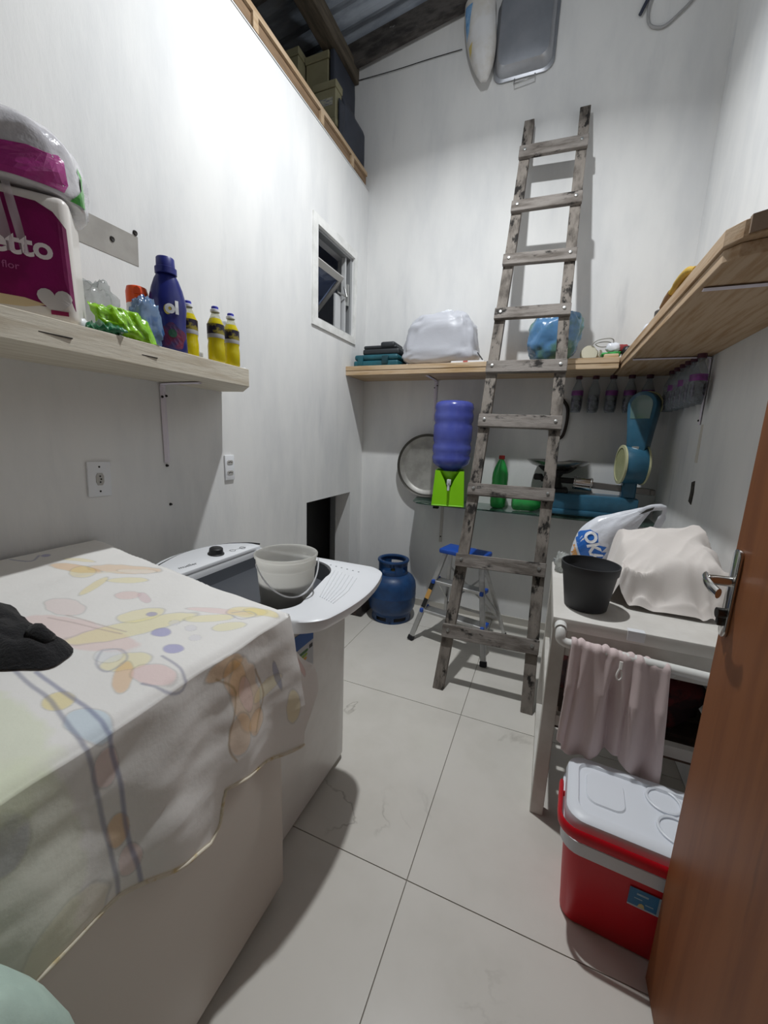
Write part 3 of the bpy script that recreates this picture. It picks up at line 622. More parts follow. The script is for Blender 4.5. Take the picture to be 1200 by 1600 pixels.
# vintage blue counter scale
def scale_():
    t = thing('counter_scale', 'old blue counter scale with a steel pan and tall dial head', 'scale', (0.27, 2.82, ZG))
    MB_ = mat('scale_blue', '#32657f', 0.4, col2='#2b586f', scale=8, coat=0.15); MD = mat('scale_dark_iron', '#2c2b2b', 0.5, 0.4)
    b = NB(); box(b, 0.045, 0.530, 2.735, 2.905, ZG + 0.045, 1.055, 0.012, 2); box(b, 0.03, 0.545, 2.725, 2.915, ZG + 0.014, ZG + 0.05, 0.01, 2); part('base', b, MB_, t, smooth=35)
    for x in (0.06, 0.51):
        b = NB()
        for y in (2.75, 2.89): cyl(b, (x, y, ZG), (x, y, ZG + 0.016), 0.014, 12)
        part('rubber_foot', b, M_RUBBER, t)
    b = NB(); box(b, -0.02, 0.14, 2.76, 2.88, 1.05, 1.085, 0.008, 1); lathe(b, [(0.055, 1.08), (0.038, 1.11), (0.030, 1.15), (0.05, 1.185), (0.085, 1.197), (0.0, 1.2)], (0.06, 2.82, 0), n=20)
    box(b, -0.075, -0.02, 2.79, 2.85, 1.125, 1.165, 0.008, 1); box(b, -0.03, 0.175, 2.80, 2.84, 1.115, 1.150, 0.006, 1); part('pan_support', b, MD, t, smooth=40)
    for k in range(4):
        a = PI / 4 + k * PI / 2; b = NB(); tube(b, smooth_path([(0.06 + 0.03 * math.cos(a), 2.82 + 0.03 * math.sin(a), 1.18), (0.06 + 0.10 * math.cos(a), 2.82 + 0.10 * math.sin(a), 1.195), (0.06 + 0.145 * math.cos(a), 2.82 + 0.145 * math.sin(a), 1.225)], 4), 0.010, 8); part('support_arm', b, MD, t, smooth=60)
    b = NB(); lathe(b, [(0, 1.206), (0.10, 1.207), (0.155, 1.226), (0.185, 1.250), (0.190, 1.256), (0.183, 1.257), (0.150, 1.234), (0.10, 1.214), (0, 1.213)], (0.06, 2.82, 0), n=48); part('pan', b, mat('steel_pan', '#8f8d8a', 0.25, 0.95), t, smooth=50)
    b = NB(); cyl(b, (0.165, 2.79, 1.125), (0.272, 2.79, 1.118), 0.040, 28); wt = part('counterweight', b, M_CHROME, t, smooth=40)
    b = NB()
    for f in (0.08, 0.92):
        p = Vector((0.165, 2.79, 1.125)).lerp(Vector((0.272, 2.79, 1.118)), f); lathe(b, [(0.0395, -0.003), (0.0425, -0.003), (0.0425, 0.003), (0.0395, 0.003)], p, (0.107, 0, -0.007), 28)
    part('weight_rim', b, M_STEELBOLT, wt, smooth=40)
    b = NB(); beam(b, (0.25, 2.79, 1.118), (0.60, 2.79, 1.098), 0.018, 0.040, (0, 1, 0), 0.003); box(b, 0.585, 0.612, 2.775, 2.805, 1.08, 1.115, 0.004, 1); part('beam', b, mat('beam_steel', '#7a7774', 0.35, 0.8), t, smooth=30)
    # drum with a dial on each face
    c = Vector((0.470, 2.775, 1.255)); ax = Vector((-0.993, -0.12, 0)).normalized()
    b = NB(); lathe(b, [(0, -0.06), (0.108, -0.06), (0.112, -0.053), (0.112, 0.053), (0.108, 0.06), (0, 0.06)], c, ax, 40)
    box(b, 0.435, 0.510, 2.75, 2.83, 1.05, 1.16, 0.01, 1); part('dial_drum', b, MB_, t, smooth=40)
    for s in (1, -1):
        b = NB(); lathe(b, [(0.112, 0.0), (0.117, 0.0), (0.117, 0.010), (0.100, 0.012), (0.100, 0.0)], c + ax * (s * 0.055), ax * s, 40); rim = part('dial_rim', b, mat('cream_rim', '#bdbd98', 0.5), t, smooth=40)
        b = NB(); lathe(b, [(0, 0.0), (0.101, 0.0), (0.101, 0.008), (0, 0.008)], c + ax * (s * 0.055), ax * s, 40); part('dial_face', b, mat('dial_cream', '#a7ab7e', 0.4, col2='#9a9d74', scale=12), rim)
    # tall head with round top and window
    sd = Vector((0.47, -0.88, 0)).normalized()
    H = Matrix(((sd.x * 0 + 0.906, ax.x, 0, c.x + 0.012), (-0.423, ax.y, 0, c.y), (0, 0, 1, 0), (0, 0, 0, 1)))
    MH = Matrix(((0.906, 0, -0.423, c.x + 0.018), (-0.423, 0, -0.906, c.y), (0, 1, 0, 0), (0, 0, 0, 1)))
    pts = [(-0.048, 1.34), (0.048, 1.34), (0.058, 1.45), (0.072, 1.56), (0.074, 1.60)] + [(0.074 * math.cos(a), 1.605 + 0.074 * math.sin(a)) for a in [PI * k / 12 for k in range(1, 12)]] + [(-0.074, 1.60), (-0.072, 1.56), (-0.058, 1.45)]
    b = NB(); prism(b, pts, -0.052, 0.052, MH, 0.006); hd = part('head', b, MB_, t, smooth=40)
    wp = [(-0.050, 1.525), (0.050, 1.525), (0.055, 1.60)] + [(0.055 * math.cos(a), 1.602 + 0.055 * math.sin(a)) for a in [PI * k / 10 for k in range(1, 10)]] + [(-0.055, 1.60)]
    b = NB(); prism(b, wp, 0.051, 0.0545, MH); part('head_window', b, mat('scale_glass', '#5f7a76', 0.08, coat=0.3), hd)
    b = NB(); tube(b, [MH @ Vector((0.078 * math.cos(a), 1.605 + 0.078 * math.sin(a), -0.045)) for a in [PI * k / 14 - 0.5 for k in range(0, 12)]], 0.006, 6); part('head_trim', b, MATS['cream_rim'], hd, smooth=60)
    b = NB(); prism(b, [(-0.018, 1.352), (0.018, 1.352), (0.018, 1.366), (-0.018, 1.366)], 0.051, 0.054, MH); part('maker_plate', b, M_STEELBOLT, hd)
scale_()
# dark strap loop hanging behind the ladder
b = NB(); tube(b, smooth_path([(0.045, YB - 0.012, 1.660), (0.085, YB - 0.012, 1.60), (0.090, YB - 0.012, 1.50), (0.070, YB - 0.012, 1.41), (0.015, YB - 0.012, 1.405), (-0.012, YB - 0.012, 1.48), (0.000, YB - 0.012, 1.60), (0.045, YB - 0.012, 1.662)], 6), 0.010, 8, True, flat=(1, 0.7))
single('hanging_strap', 'dark brown strap loop hanging on the back wall behind the ladder', 'strap', b, mat('dark_strap', '#2b211e', 0.6), smooth=60)

# ================================================================== SMALL BOTTLES SCREWED BY THEIR CAPS UNDER THE SHELVES
M_PET = thin('clear_pet', '#b9c2c9', 0.28, 0.1, 0.7)
M_CAPP = mat('purple_cap', '#4a2433', 0.5); M_LBL = mat('magenta_label', '#83408a', 0.5, col2='#5d2f66', scale=14); M_NAILS = mat('nails_and_screws', '#4b4a54', 0.4, 0.5, col2='#777782', scale=60, col3='#2d2d31', scale3=45, lo3=0.5, hi3=0.6)
def hang_bottle(x, y, zt, label, lab=True):
    t = thing('hanging_bottle', label, 'bottle', (x, y, zt - 0.23), 'small bottles hanging by their caps under the shelves')
    b = NB(); lathe(b, [(0, 0), (0.019, 0), (0.019, -0.020), (0, -0.020)], (x, y, zt), n=14); part('cap', b, M_CAPP, t, smooth=40)
    b = NB(); lathe(b, [(0.014, -0.015), (0.014, -0.035), (0.022, -0.055), (0.032, -0.080), (0.034, -0.095), (0.034, -0.20), (0.028, -0.226), (0.0, -0.228)], (x, y, zt), n=20); part('bottle_body', b, M_PET, t, smooth=60)
    if lab:
        b = NB(); lathe(b, [(0.0348, -0.092), (0.0348, -0.122)], (x, y, zt), n=20); part('label_band', b, M_LBL, t, smooth=60)
    b = NB(); blob(b, (x, y, zt - 0.168), (0.0305, 0.0305, 0.054), seed=x * 10, amp=0.14, freq=4, pw=4, n=16, m=12); part('filling', b, M_NAILS, t, smooth=60)
ZB = 1.796
for i, (x, nm) in enumerate(((0.132, 'nearest the ladder'), (0.229, 'second from the ladder'), (0.327, 'third from the ladder'), (0.427, 'fourth from the ladder, above the scale head'), (0.522, 'fifth from the ladder, above the scale head'))):
    hang_bottle(x, 2.932, ZB, 'small clear bottle hanging under the back shelf, ' + nm, i != 1)
for i, y in enumerate((2.80, 2.70, 2.60, 2.51, 2.42, 2.325)):
    hang_bottle(0.606, y, ZB, 'small clear bottle hanging under the right shelf, %s from its bracket' % ('sixth', 'fifth', 'fourth', 'third', 'second', 'first')[i], i % 2 == 1)
# ================================================================== CHEST FREEZER UNDER A PRINTED CLOTH
FY1, FX1 = 0.795, -0.602
fz = thing('chest_freezer', 'white chest freezer along the left wall, covered by a printed cloth', 'freezer', (-1.0, 0.2, 0))
b = NB(); box(b, -1.40, FX1, -0.62, FY1, 0.035, 0.84, 0.012, 3); part('body', b, mat('freezer_enamel', '#cbc2b9', 0.4, coat=0.1), fz, smooth=35)
b = NB(); ft = NB(); box(b, -1.40, FX1 + 0.004, -0.62, FY1 + 0.002, 0.846, 0.905, 0.012, 3); part('lid', b, MATS['freezer_enamel'], fz, smooth=35)
b = NB(); box(b, -1.39, -0.64, -0.60, FY1 - 0.03, 0.004, 0.04); part('plinth', b, M_BLACKPLASTIC, fz)
# printed cloth, s runs from the wall over the top and down the front, t along the freezer
ELL = []   # print: (s, t, rs, rt, angle, colour, strength, outline)
def e(s, t, rs, rt, ang, col, k, outl=0.0): ELL.append((s, t, rs, rt, math.radians(ang), rgb(col), k, outl))
YEL, ORG, PNK, PUR, BLU, GRN, LYEL = '#e8d478', '#e0a84e', '#e6c3bf', '#8583c4', '#b8cfe0', '#dce4c0', '#ece2a2'
# flowers, petals and ribbons, abstract
for s, t, rs, rt, a, c, k in ((0.20, 0.66, 0.085, 0.022, 15, ORG, .75), (0.30, 0.735, 0.10, 0.035, 30, ORG, .6), (0.335, 0.745, 0.055, 0.018, 30, '#eee6dc', 1), (0.24, 0.655, 0.03, 0.05, 70, YEL, .6), (0.345, 0.62, 0.06, 0.014, -62, YEL, .7), (0.375, 0.69, 0.05, 0.02, 40, LYEL, .8), (0.15, 0.70, 0.05, 0.012, 20, YEL, .6),
        (0.53, 0.47, 0.16, 0.045, 8, PNK, .75), (0.40, 0.52, 0.06, 0.03, 0, PNK, .5), (0.60, 0.545, 0.13, 0.038, 62, LYEL, .85), (0.56, 0.59, 0.05, 0.035, 60, LYEL, .8), (0.70, 0.455, 0.045, 0.03, 40, LYEL, .8), (0.735, 0.425, 0.05, 0.016, -40, ORG, .75), (0.775, 0.455, 0.045, 0.028, 10, PNK, .9), (0.655, 0.45, 0.03, 0.022, 0, '#dfe2e6', .8), (0.45, 0.635, 0.03, 0.022, 30, PNK, .8), (0.49, 0.65, 0.03, 0.012, -20, '#d9b9bf', .8),
        (0.69, 0.70, 0.085, 0.014, 25, PNK, .7), (0.745, 0.735, 0.05, 0.028, 30, YEL, .7), (0.775, 0.755, 0.045, 0.018, 20, YEL, .8), (0.70, 0.66, 0.06, 0.018, 45, LYEL, .8), (0.76, 0.66, 0.04, 0.018, 50, LYEL, .7),
        (0.846, 0.575, 0.022, 0.055, 0, ORG, .8), (0.885, 0.60, 0.05, 0.03, 20, ORG, .7), (0.945, 0.63, 0.11, 0.045, 12, ORG, .6), (0.94, 0.63, 0.05, 0.02, 12, PNK, .8), (1.02, 0.60, 0.05, 0.035, 0, ORG, .55), (1.03, 0.655, 0.03, 0.03, 0, ORG, .6), (0.97, 0.70, 0.02, 0.05, 10, YEL, .5), (0.955, 0.735, 0.045, 0.008, 10, '#6d7aa6', .8), (1.06, 0.77, 0.05, 0.02, 0, YEL, .6), (0.98, 0.86, 0.04, 0.014, 0, '#d9a7a2', .8),
        (1.08, 0.25, 0.05, 0.06, 0, '#d8c9a0', .5), (0.88, 0.20, 0.045, 0.03, 0, '#8a82b4', .8), (1.13, 0.225, 0.025, 0.04, 0, YEL, .7), (0.30, 0.25, 0.16, 0.10, 0, GRN, .7), (0.62, 0.19, 0.26, 0.12, 5, GRN, .8), (0.95, 0.20, 0.2, 0.09, 0, GRN, .5)):
    e(s, t, rs, rt, a, c, k)
for s, t in ((0.665, 0.558), (0.735, 0.530)): e(s, t, 0.022, 0.018, 0, PUR, .95)
for s, t in ((0.045, 0.67), (0.575, 0.605)): e(s, t, 0.014, 0.011, 0, PUR, .9)
for s, t in ((0.655, 0.60), (0.735, 0.585), (0.70, 0.605)): e(s, t, 0.013, 0.012, 0, '#d9d6df', .7)
e(0.706, 0.336, 0.026, 0.022, 0, YEL, .9); e(0.79, 0.33, 0.045, 0.026, 0, BLU, .9); e(0.875, 0.328, 0.035, 0.02, 0, PNK, .8); e(0.995, 0.332, 0.03, 0.018, 0, ORG, .8); e(1.06, 0.342, 0.03, 0.018, 0, PNK, .7)
LINES = [([(0.56, 0.345), (0.639, 0.335), (0.70, 0.330), (0.807, 0.306), (0.873, 0.31), (0.997, 0.317), (1.104, 0.322), (1.2, 0.33)], 0.0035, '#7d8098'), ([(0.60, 0.36), (0.676, 0.353), (0.748, 0.350), (0.838, 0.337), (0.902, 0.344), (1.027, 0.345), (1.111, 0.355), (1.2, 0.36)], 0.0035, '#6f749a'),
         ([(0.74, 0.50), (0.80, 0.49), (0.835, 0.47), (0.82, 0.44), (0.78, 0.428)], 0.0028, '#8a8aa0'), ([(0.63, 0.455), (0.66, 0.425), (0.70, 0.42), (0.695, 0.46), (0.655, 0.475), (0.63, 0.455)], 0.0022, '#a3a3b0'), ([(0.44, 0.50), (0.60, 0.525)], 0.002, '#b9a6a0'), ([(0.42, 0.475), (0.60, 0.515)], 0.002, '#b9a6a0'),
         ([(0.86, 0.55), (0.92, 0.60), (1.02, 0.565), (1.07, 0.58)], 0.0025, '#a98a5a'), ([(0.90, 0.665), (0.98, 0.69), (1.05, 0.65)], 0.0025, '#a98a5a'), ([(0.25, 0.63), (0.34, 0.77)], 0.006, '#e4dccb'), ([(0.72, 0.71), (0.745, 0.74), (0.775, 0.735), (0.76, 0.70), (0.73, 0.70)], 0.002, '#a9a9b4'), ([(0.01, 0.60), (0.06, 0.625), (0.03, 0.66)], 0.003, '#8f90b4')]
LINES = [([(q.x, q.y) for q in smooth_path([(x_, y_, 0) for x_, y_ in p], 4)], w_, rgb(c)) for p, w_, c in LINES]
BASEC = rgb('#ebe9e6')
def print_col(s, t):
    c = list(BASEC)
    for (cs, ct, rs, rt, a, col, k, o_) in ELL:
        ds, dt = s - cs, t - ct
        if abs(ds) > rs + rt or abs(dt) > rs + rt: continue
        x = ds * math.cos(a) + dt * math.sin(a); y = -ds * math.sin(a) + dt * math.cos(a)
        d = math.sqrt((x / rs) ** 2 + (y / rt) ** 2) + 0.10 * noise.noise(Vector((s * 40, t * 40, 2)))
        edge = max(0.0, min(1.0, (1.0 - d) / 0.12)); kk = k * 0.64 * edge
        for i in range(3): c[i] += (col[i] - c[i]) * kk
        if 0.90 < d < 1.06 and rs < 0.15:
            for i in range(3): c[i] *= 1 - 0.22 * (1 - abs(d - 0.98) / 0.08)
    for P, wd, col in LINES:
        best = 9.0
        for (a0, b0), (a1, b1) in zip(P, P[1:]):
            if min(a0, a1) - 0.01 > s or max(a0, a1) + 0.01 < s or min(b0, b1) - 0.01 > t or max(b0, b1) + 0.01 < t: continue
            L2 = (a1 - a0) ** 2 + (b1 - b0) ** 2; q = max(0, min(1, ((s - a0) * (a1 - a0) + (t - b0) * (b1 - b0)) / L2))
            best = min(best, math.hypot(s - a0 - q * (a1 - a0), t - b0 - q * (b1 - b0)))
        kk = max(0.0, min(1.0, (wd + 0.0016 - best) / 0.0034)) * 0.62
        if kk:
            for i in range(3): c[i] += (col[i] - c[i]) * kk
    return c
HEM = [(-0.65, 0.26), (-0.2, 0.27), (0.10, 0.275), (0.22, 0.285), (0.322, 0.29), (0.366, 0.31), (0.447, 0.36), (0.505, 0.392), (0.535, 0.375), (0.548, 0.30), (0.60, 0.315), (0.671, 0.345), (0.74, 0.365), (0.80, 0.375)]
def hem(t):
    t = min(t, 0.80)
    for (a, x), (c, y) in zip(HEM, HEM[1:]):
        if t <= c:
            q = (t - a) / (c - a); return x + (y - x) * q
    return HEM[-1][1]
S0, S1 = -1.408, FX1 + 0.016; TOPL = S1 - S0; TE = FY1 + 0.008; BACK = 0.10
def topz(x, t): 
    z = 0.915 + (S1 - x) * 0.085
    return z + 0.006 * noise.noise(Vector((x * 5, t * 5, 0.3))) + 0.003 * noise.noise(Vector((x * 14, t * 9, 5)))
def cloth_pt(s, t):
    a = s - TOPL; te = TE + 0.05 * max(0, (0.55 - s) / 0.55); bb = t - te
    x = min(S0 + s, S1); y = min(t, te)
    z = topz(x, y)
    if a <= 0 and bb <= 0:
        # soft rounded edges
        r = 0.022
        z -= 0.010 * max(0.0, 1 + a / r) ** 2 if a > -r else 0
        z -= 0.010 * max(0.0, 1 + bb / r) ** 2 if bb > -r else 0
        return Vector((x, y, z))
    fold = noise.noise(Vector((t * 9, 1.7, 0))) * 0.5 + math.sin(t * 34) * 0.35 + math.sin(t * 15 + 1) * 0.4
    if a > 0 and bb <= 0:
        dr = a; rip = min(1, dr / 0.25)
        o = 0.004 + 0.034 * rip * (1 + fold) * 0.5 + 0.008 * noise.noise(Vector((s * 8, t * 7, 4))) * rip + 0.004 * noise.noise(Vector((s * 22, t * 12, 8)))
        o = max(o, 0.003) + 0.03 * rip * max(0, (t - 0.62) / 0.2) ** 2
        return Vector((x + o, y, z - 0.010 - dr))
    if a <= 0 and bb > 0:
        dr = bb; o = 0.004 + 0.012 * min(1, dr / 0.15) * (1 + math.sin(s * 20)) * 0.5
        return Vector((x, y + o, z - 0.010 - dr))
    if a > 0.24: bb *= max(0.12, 1 - (a - 0.24) / 0.16 * 0.88)
    r = math.hypot(a, bb); th = math.atan2(bb, a); o = r * 0.34 * math.sin(2 * th) ** 0.8 + 0.012 * min(1, r / 0.25)
    o += 0.030 * min(1, r / 0.25) * max(0.0, math.cos(th)) * 1.0
    o *= max(0.0, min(1, (r - 0.06) / 0.14)) ** 0.8
    drop = math.sqrt(max(r * r - o * o, 1e-6)); dirv = Vector((0.30 * math.cos(th) + 0.10, 0.80 * math.sin(th) + 0.20, 0)); 
    return Vector((x, y, z - 0.010 - drop)) + dirv * o
NU, NV, NT = 400, 540, 270
b = NB(); lay = b.loops.layers.color.new('print'); V = []; C_ = []
T0, T1 = -0.62, TE + 0.155
for j in range(NV):
    q0 = j / (NV - 1); tq = T0 + (0.12 - T0) * q0 / 0.16 if q0 < 0.16 else 0.12 + (T1 - 0.12) * (q0 - 0.16) / 0.84
    ar = hem(tq); row = []; crow = []
    smax = TOPL + ar
    for i in range(NU):
        s = TOPL * i / NT if i <= NT else TOPL + ar * (i - NT) / (NU - 1 - NT); row.append(b.verts.new(cloth_pt(s, tq)))
        c = print_col(s, tq)
        if i >= NU - 3 and tq > 0.3:
            c = [c[k] * 0.8 + rgb('#d8c27a')[k] * 0.2 for k in range(3)]
        crow.append((*c, 1))
    V.append(row); C_.append(crow)
for j in range(NV - 1):
    for i in range(NU - 1):
        f = b.faces.new((V[j][i], V[j][i + 1], V[j + 1][i + 1], V[j + 1][i]))
        for l, cc in zip(f.loops, (C_[j][i], C_[j][i + 1], C_[j + 1][i + 1], C_[j + 1][i])): l[lay] = tuple((x * 12.92 if x <= 0.0031308 else 1.055 * x ** (1 / 2.4) - 0.055) for x in cc[:3]) + (1,)
bmesh.ops.recalc_face_normals(b, faces=b.faces[:])
M_PRINT = attr_mat('printed_cotton')
cl = single('printed_cloth', 'cream cotton cloth with faded pastel print draped over the chest freezer', 'cloth', b, M_PRINT, base=Vector((-1.0, 0.2, 0.93)), smooth=80)
b = NB(); tube(b, [V_ for V_ in [cloth_pt(TOPL + hem(q) + 0.001, q) for q in [-0.3 + 1.11 * k / 130 for k in range(131)]]], 0.004, 6); part('hem', b, mat('hem_cream', '#e0d8c6', 0.9, col2='#c9b27c', scale=30, lo=0.5, hi=0.7), cl, smooth=80)
# black garment crumpled on it
b = NB()
def gf(u, v):
    th = 2 * PI * u; rr = v
    R_ = 0.150 + 0.030 * math.sin(th * 3 + 0.4) + 0.018 * noise.noise(Vector((math.cos(th) * 3, math.sin(th) * 3, 1)))
    x = -0.992 + rr * R_ * 1.15 * math.cos(th); y = 0.366 + rr * R_ * 0.62 * math.sin(th)
    h = 0.048 * (1 - rr ** 2.6) * (0.75 + 0.45 * noise.noise(Vector((x * 16, y * 16, 3)))) + 0.014 * noise.noise(Vector((x * 32, y * 32, 7))) * (1 - rr)
    h += 0.012 * abs(noise.noise(Vector((x * 22, y * 30, 11)))) * (rr < 0.97)
    return Vector((x, y, topz(x, y) + 0.004 + max(0.0, h)))
grid(b, 72, 26, gf, True); bmesh.ops.remove_doubles(b, verts=b.verts[:], dist=1e-4)
tube(b, smooth_path([(-0.897, 0.409, topz(-0.897, 0.409) + 0.026), (-0.872, 0.399, topz(-0.872, 0.4) + 0.034), (-0.849, 0.406, topz(-0.85, 0.406) + 0.018)], 4), [0.016] * 8 + [0.01], 10)
single('black_garment', 'crumpled black knitted garment lying on the printed cloth', 'garment', b, mat('black_knit', '#17171a', 0.95, sheen=0.15, bump=0.5, bscale=160), kind=None, smooth=80)
# pale green bundle hanging off the near end
b = NB(); blob(b, (-0.455, 0.050, 0.425), (0.085, 0.155, 0.425), seed=4, amp=0.06, freq=1.4, pw=3.3, crease=0.06, zmin=0.001, shape=lambda p: Vector((p.x, p.y * (1 - 0.16 * max(0, p.z)), p.z)))
single('green_sack', 'pale mint green cloth sack standing against the near end of the freezer front', 'sack', b, mat('mint_fabric', '#b9cfc3', 0.8, col2='#a5bbb2', scale=6, bump=0.1, bscale=60), smooth=80)

# ================================================================== WASHER WITH BUCKET
wa = thing('washing_machine', 'white tub washing machine with grey tub between the freezer and the hatch', 'washing machine', (-0.95, 1.1, 0))
WX0, WX1, WY0, WY1 = -1.21, -0.685, 0.842, 1.335
b = NB()
def outline(x0, x1, y0, y1, r, n=6, bulge=0.0):
    P_ = []
    for cx, cy, a0 in ((x1 - r, y0 + r, -90), (x1 - r, y1 - r, 0), (x0 + r, y1 - r, 90), (x0 + r, y0 + r, 180)):
        for k in range(n + 1):
            a = math.radians(a0 + 90 * k / n); P_.append((cx + r * math.cos(a), cy + r * math.sin(a)))
    return P_
def loft(bm, rings, cap0=True, cap1=True):
    t = NB(); R_ = [[t.verts.new(p) for p in r] for r in rings]; n = len(R_[0])
    for a, c in zip(R_, R_[1:]):
        for k in range(n): t.faces.new((a[k], a[(k + 1) % n], c[(k + 1) % n], c[k]))
    if cap0: t.faces.new(R_[0][::-1])
    if cap1: t.faces.new(R_[-1])
    bmesh.ops.recalc_face_normals(t, faces=t.faces[:]); merge(bm, t)
ol = outline(WX0, WX1, WY0, WY1, 0.03)
rings = []
for z in (0.03, 0.06, 0.20, 0.835):
    rings.append([(x, y, z) for x, y in ol])
loft(b, rings, True, False)
# arched skirt cut is a kick recess: a slim dark strip under the front
part('body', b, M_WHITEMETAL, wa, smooth=35)
for (x, y) in ((-0.74, 1.285), (-0.74, 0.885), (-1.15, 1.285), (-1.15, 0.885)):
    b = NB(); cyl(b, (x, y, 0), (x, y, 0.032), 0.026, 14, 0.022); part('foot', b, M_BLACKPLASTIC, wa, smooth=40)
# top deck: outer outline bulging towards the room, big opening with rounded corners
def sides(P_):
    '''adds points along the long right and left sides between the corner arcs (11 points each)'''
    out = []
    for c in range(4):
        out += P_[c * 11:(c + 1) * 11]
        if c in (0, 2):
            a, d = P_[c * 11 + 10], P_[(c + 1) * 11]
            out += [[a[0] + (d[0] - a[0]) * q / 9, a[1] + (d[1] - a[1]) * q / 9] for q in range(1, 9)]
    return out
def deck(x0, x1, y0, y1, bul):
    P_ = []
    n = 10
    for cx, cy, a0, r in ((x1 - 0.06, y0 + 0.07, -90, 0.07), (x1 - 0.05, y1 - 0.055, 0, 0.055), (x0 + 0.05, y1 - 0.05, 90, 0.05), (x0 + 0.05, y0 + 0.05, 180, 0.05)):
        for k in range(n + 1):
            a = math.radians(a0 + 90 * k / n); P_.append([cx + r * math.cos(a), cy + r * math.sin(a)])
    P_ = sides(P_)
    for p in P_:
        if p[0] < x0 + 0.1: p[0] -= 0.055 * (1 - ((p[1] - (y0 + y1) / 2) / ((y1 - y0) / 2)) ** 2)
        if p[0] > x1 - 0.2: p[0] += bul * (1 - ((p[1] - (y0 + y1) / 2) / ((y1 - y0) / 2)) ** 2) * (p[0] - x1 + 0.2) / 0.2
    return P_
od = deck(-1.215, -0.545, 0.828, 1.345, 0.045)
def hole():
    P_ = []; n = 10
    for cx, cy, a0, r in ((-0.72, 0.935, -90, 0.085), (-0.83, 1.16, 0, 0.145), (-1.09, 1.285, 90, 0.025), (-1.09, 0.875, 180, 0.025)):
        for k in range(n + 1):
            a = math.radians(a0 + 90 * k / n); P_.append([cx + r * math.cos(a), cy + r * math.sin(a)])
    return sides(P_)
hd_ = hole(); DZ = 0.872
b = NB()
loft(b, [[(x * 1 + (-(x + 0.97)) * 0.03, y, 0.832) for x, y in od], [(x, y, 0.850) for x, y in od], [(x, y, DZ - 0.004) for x, y in od], [(x - (x + 0.97) * 0.012, y - (y - 1.085) * 0.015, DZ) for x, y in od], [(x, y, DZ) for x, y in hd_], [(x - (x + 0.9) * 0.02, y, DZ - 0.012) for x, y in hd_], [(x, y, 0.832) for x, y in hd_]], False, False)
dk = part('deck', b, M_WHITEPLASTIC, wa, smooth=50)
b = NB(); loft(b, [[(x, y, DZ - 0.006) for x, y in hd_], [(x * 0.985 - 0.015, 1.085 + (y - 1.085) * 0.97, 0.845) for x, y in hd_], [(-0.91 + (x + 0.91) * 0.93, 1.085 + (y - 1.085) * 0.93, 0.805) for x, y in hd_]], False, True); part('tub', b, M_GREYTUB, wa, smooth=50)
for k in range(7):
    b = NB(); tube(b, [(-0.690 + 0.018 * k, 1.235 - 0.006 * k, DZ + 0.0004), (-0.650 + 0.016 * k, 1.115 - 0.006 * k, DZ + 0.0004), (-0.610 + 0.010 * k, 1.000 - 0.004 * k, DZ + 0.0004)], 0.0018, 6); part('drain_ridge', b, M_WHITEPLASTIC, dk, smooth=60)
for k in range(6):
    b = NB(); lathe(b, [(0, 0), (0.0035, 0), (0.0035, 0.0006), (0, 0.0006)], (-0.735 + k * 0.026, 1.282 - k * 0.004, DZ + 0.0004), n=8); part('drain_hole', b, mat('drain_grey', '#8d9094', 0.6), dk)
# raised control panel along the wall
AP = [(-1.112, 0.842), (-1.112, 1.330)] + [(-1.205 - 0.062 * math.cos(math.radians(q)) + 0.05 * abs(math.sin(math.radians(q))) ** 3, 1.085 - 0.245 * math.sin(math.radians(q))) for q in range(-90, 91, 12)]
b = NB(); prism(b, AP, DZ - 0.002, DZ + 0.014, None, 0.004)
for v in b.verts:
    if v.co.z > DZ + 0.004: v.co.z += max(0.0, (-1.112 - v.co.x)) * 0.10
part('control_panel', b, M_WHITEPLASTIC, wa, smooth=40)
nrm = Vector((0.10, 0, 1)).normalized()
kb = Vector((-1.168, 1.135, DZ + 0.0185)); b = NB(); lathe(b, [(0, 0), (0.031, 0), (0.031, 0.004), (0.027, 0.006), (0.025, 0.024), (0.021, 0.027), (0, 0.027)], kb, nrm, 28); part('knob', b, M_BLACKPLASTIC, wa, smooth=40)
b = NB(); tube(b, smooth_path([(-1.185, 0.85, DZ + 0.020), (-1.232, 0.95, DZ + 0.024), (-1.262, 1.08, DZ + 0.026), (-1.240, 1.22, DZ + 0.024), (-1.18, 1.31, DZ + 0.020), (-1.12, 1.335, DZ + 0.018)], 6), 0.0035, 6); part('power_cord', b, M_RUBBER, wa, smooth=60)
b = NB(); tube(b, smooth_path([(-1.225, 0.95, DZ + 0.022), (-1.20, 1.05, DZ + 0.021), (-1.165, 1.16, DZ + 0.018), (-1.14, 1.27, DZ + 0.017)], 5), 0.0012, 5); part('printed_line', b, mat('print_dark', '#3a3b40', 0.6), wa)
tx = text_bm('mueller', 0.024, 0.0003, 0.0003); dxx = Vector((0.10, 1, -0.01)).normalized()
wrap(tx, lambda x, y, z: Vector((-1.150, 0.985, DZ + 0.0165)) + dxx * x + nrm.cross(dxx).normalized() * y + nrm * (z + 0.0012)); part('lettering', tx, mat('print_dark', '#3a3b40', 0.6), wa)
for i in range(2):
    b = NB(); c = Vector((-1.150 + 0.006 * i, 1.205 + 0.05 * i, DZ + 0.0175)); lathe(b, [(0.010, 0), (0.012, 0), (0.012, 0.0008), (0.010, 0.0008)], c, nrm, 16); part('dial_print', b, MATS['print_dark'], wa)
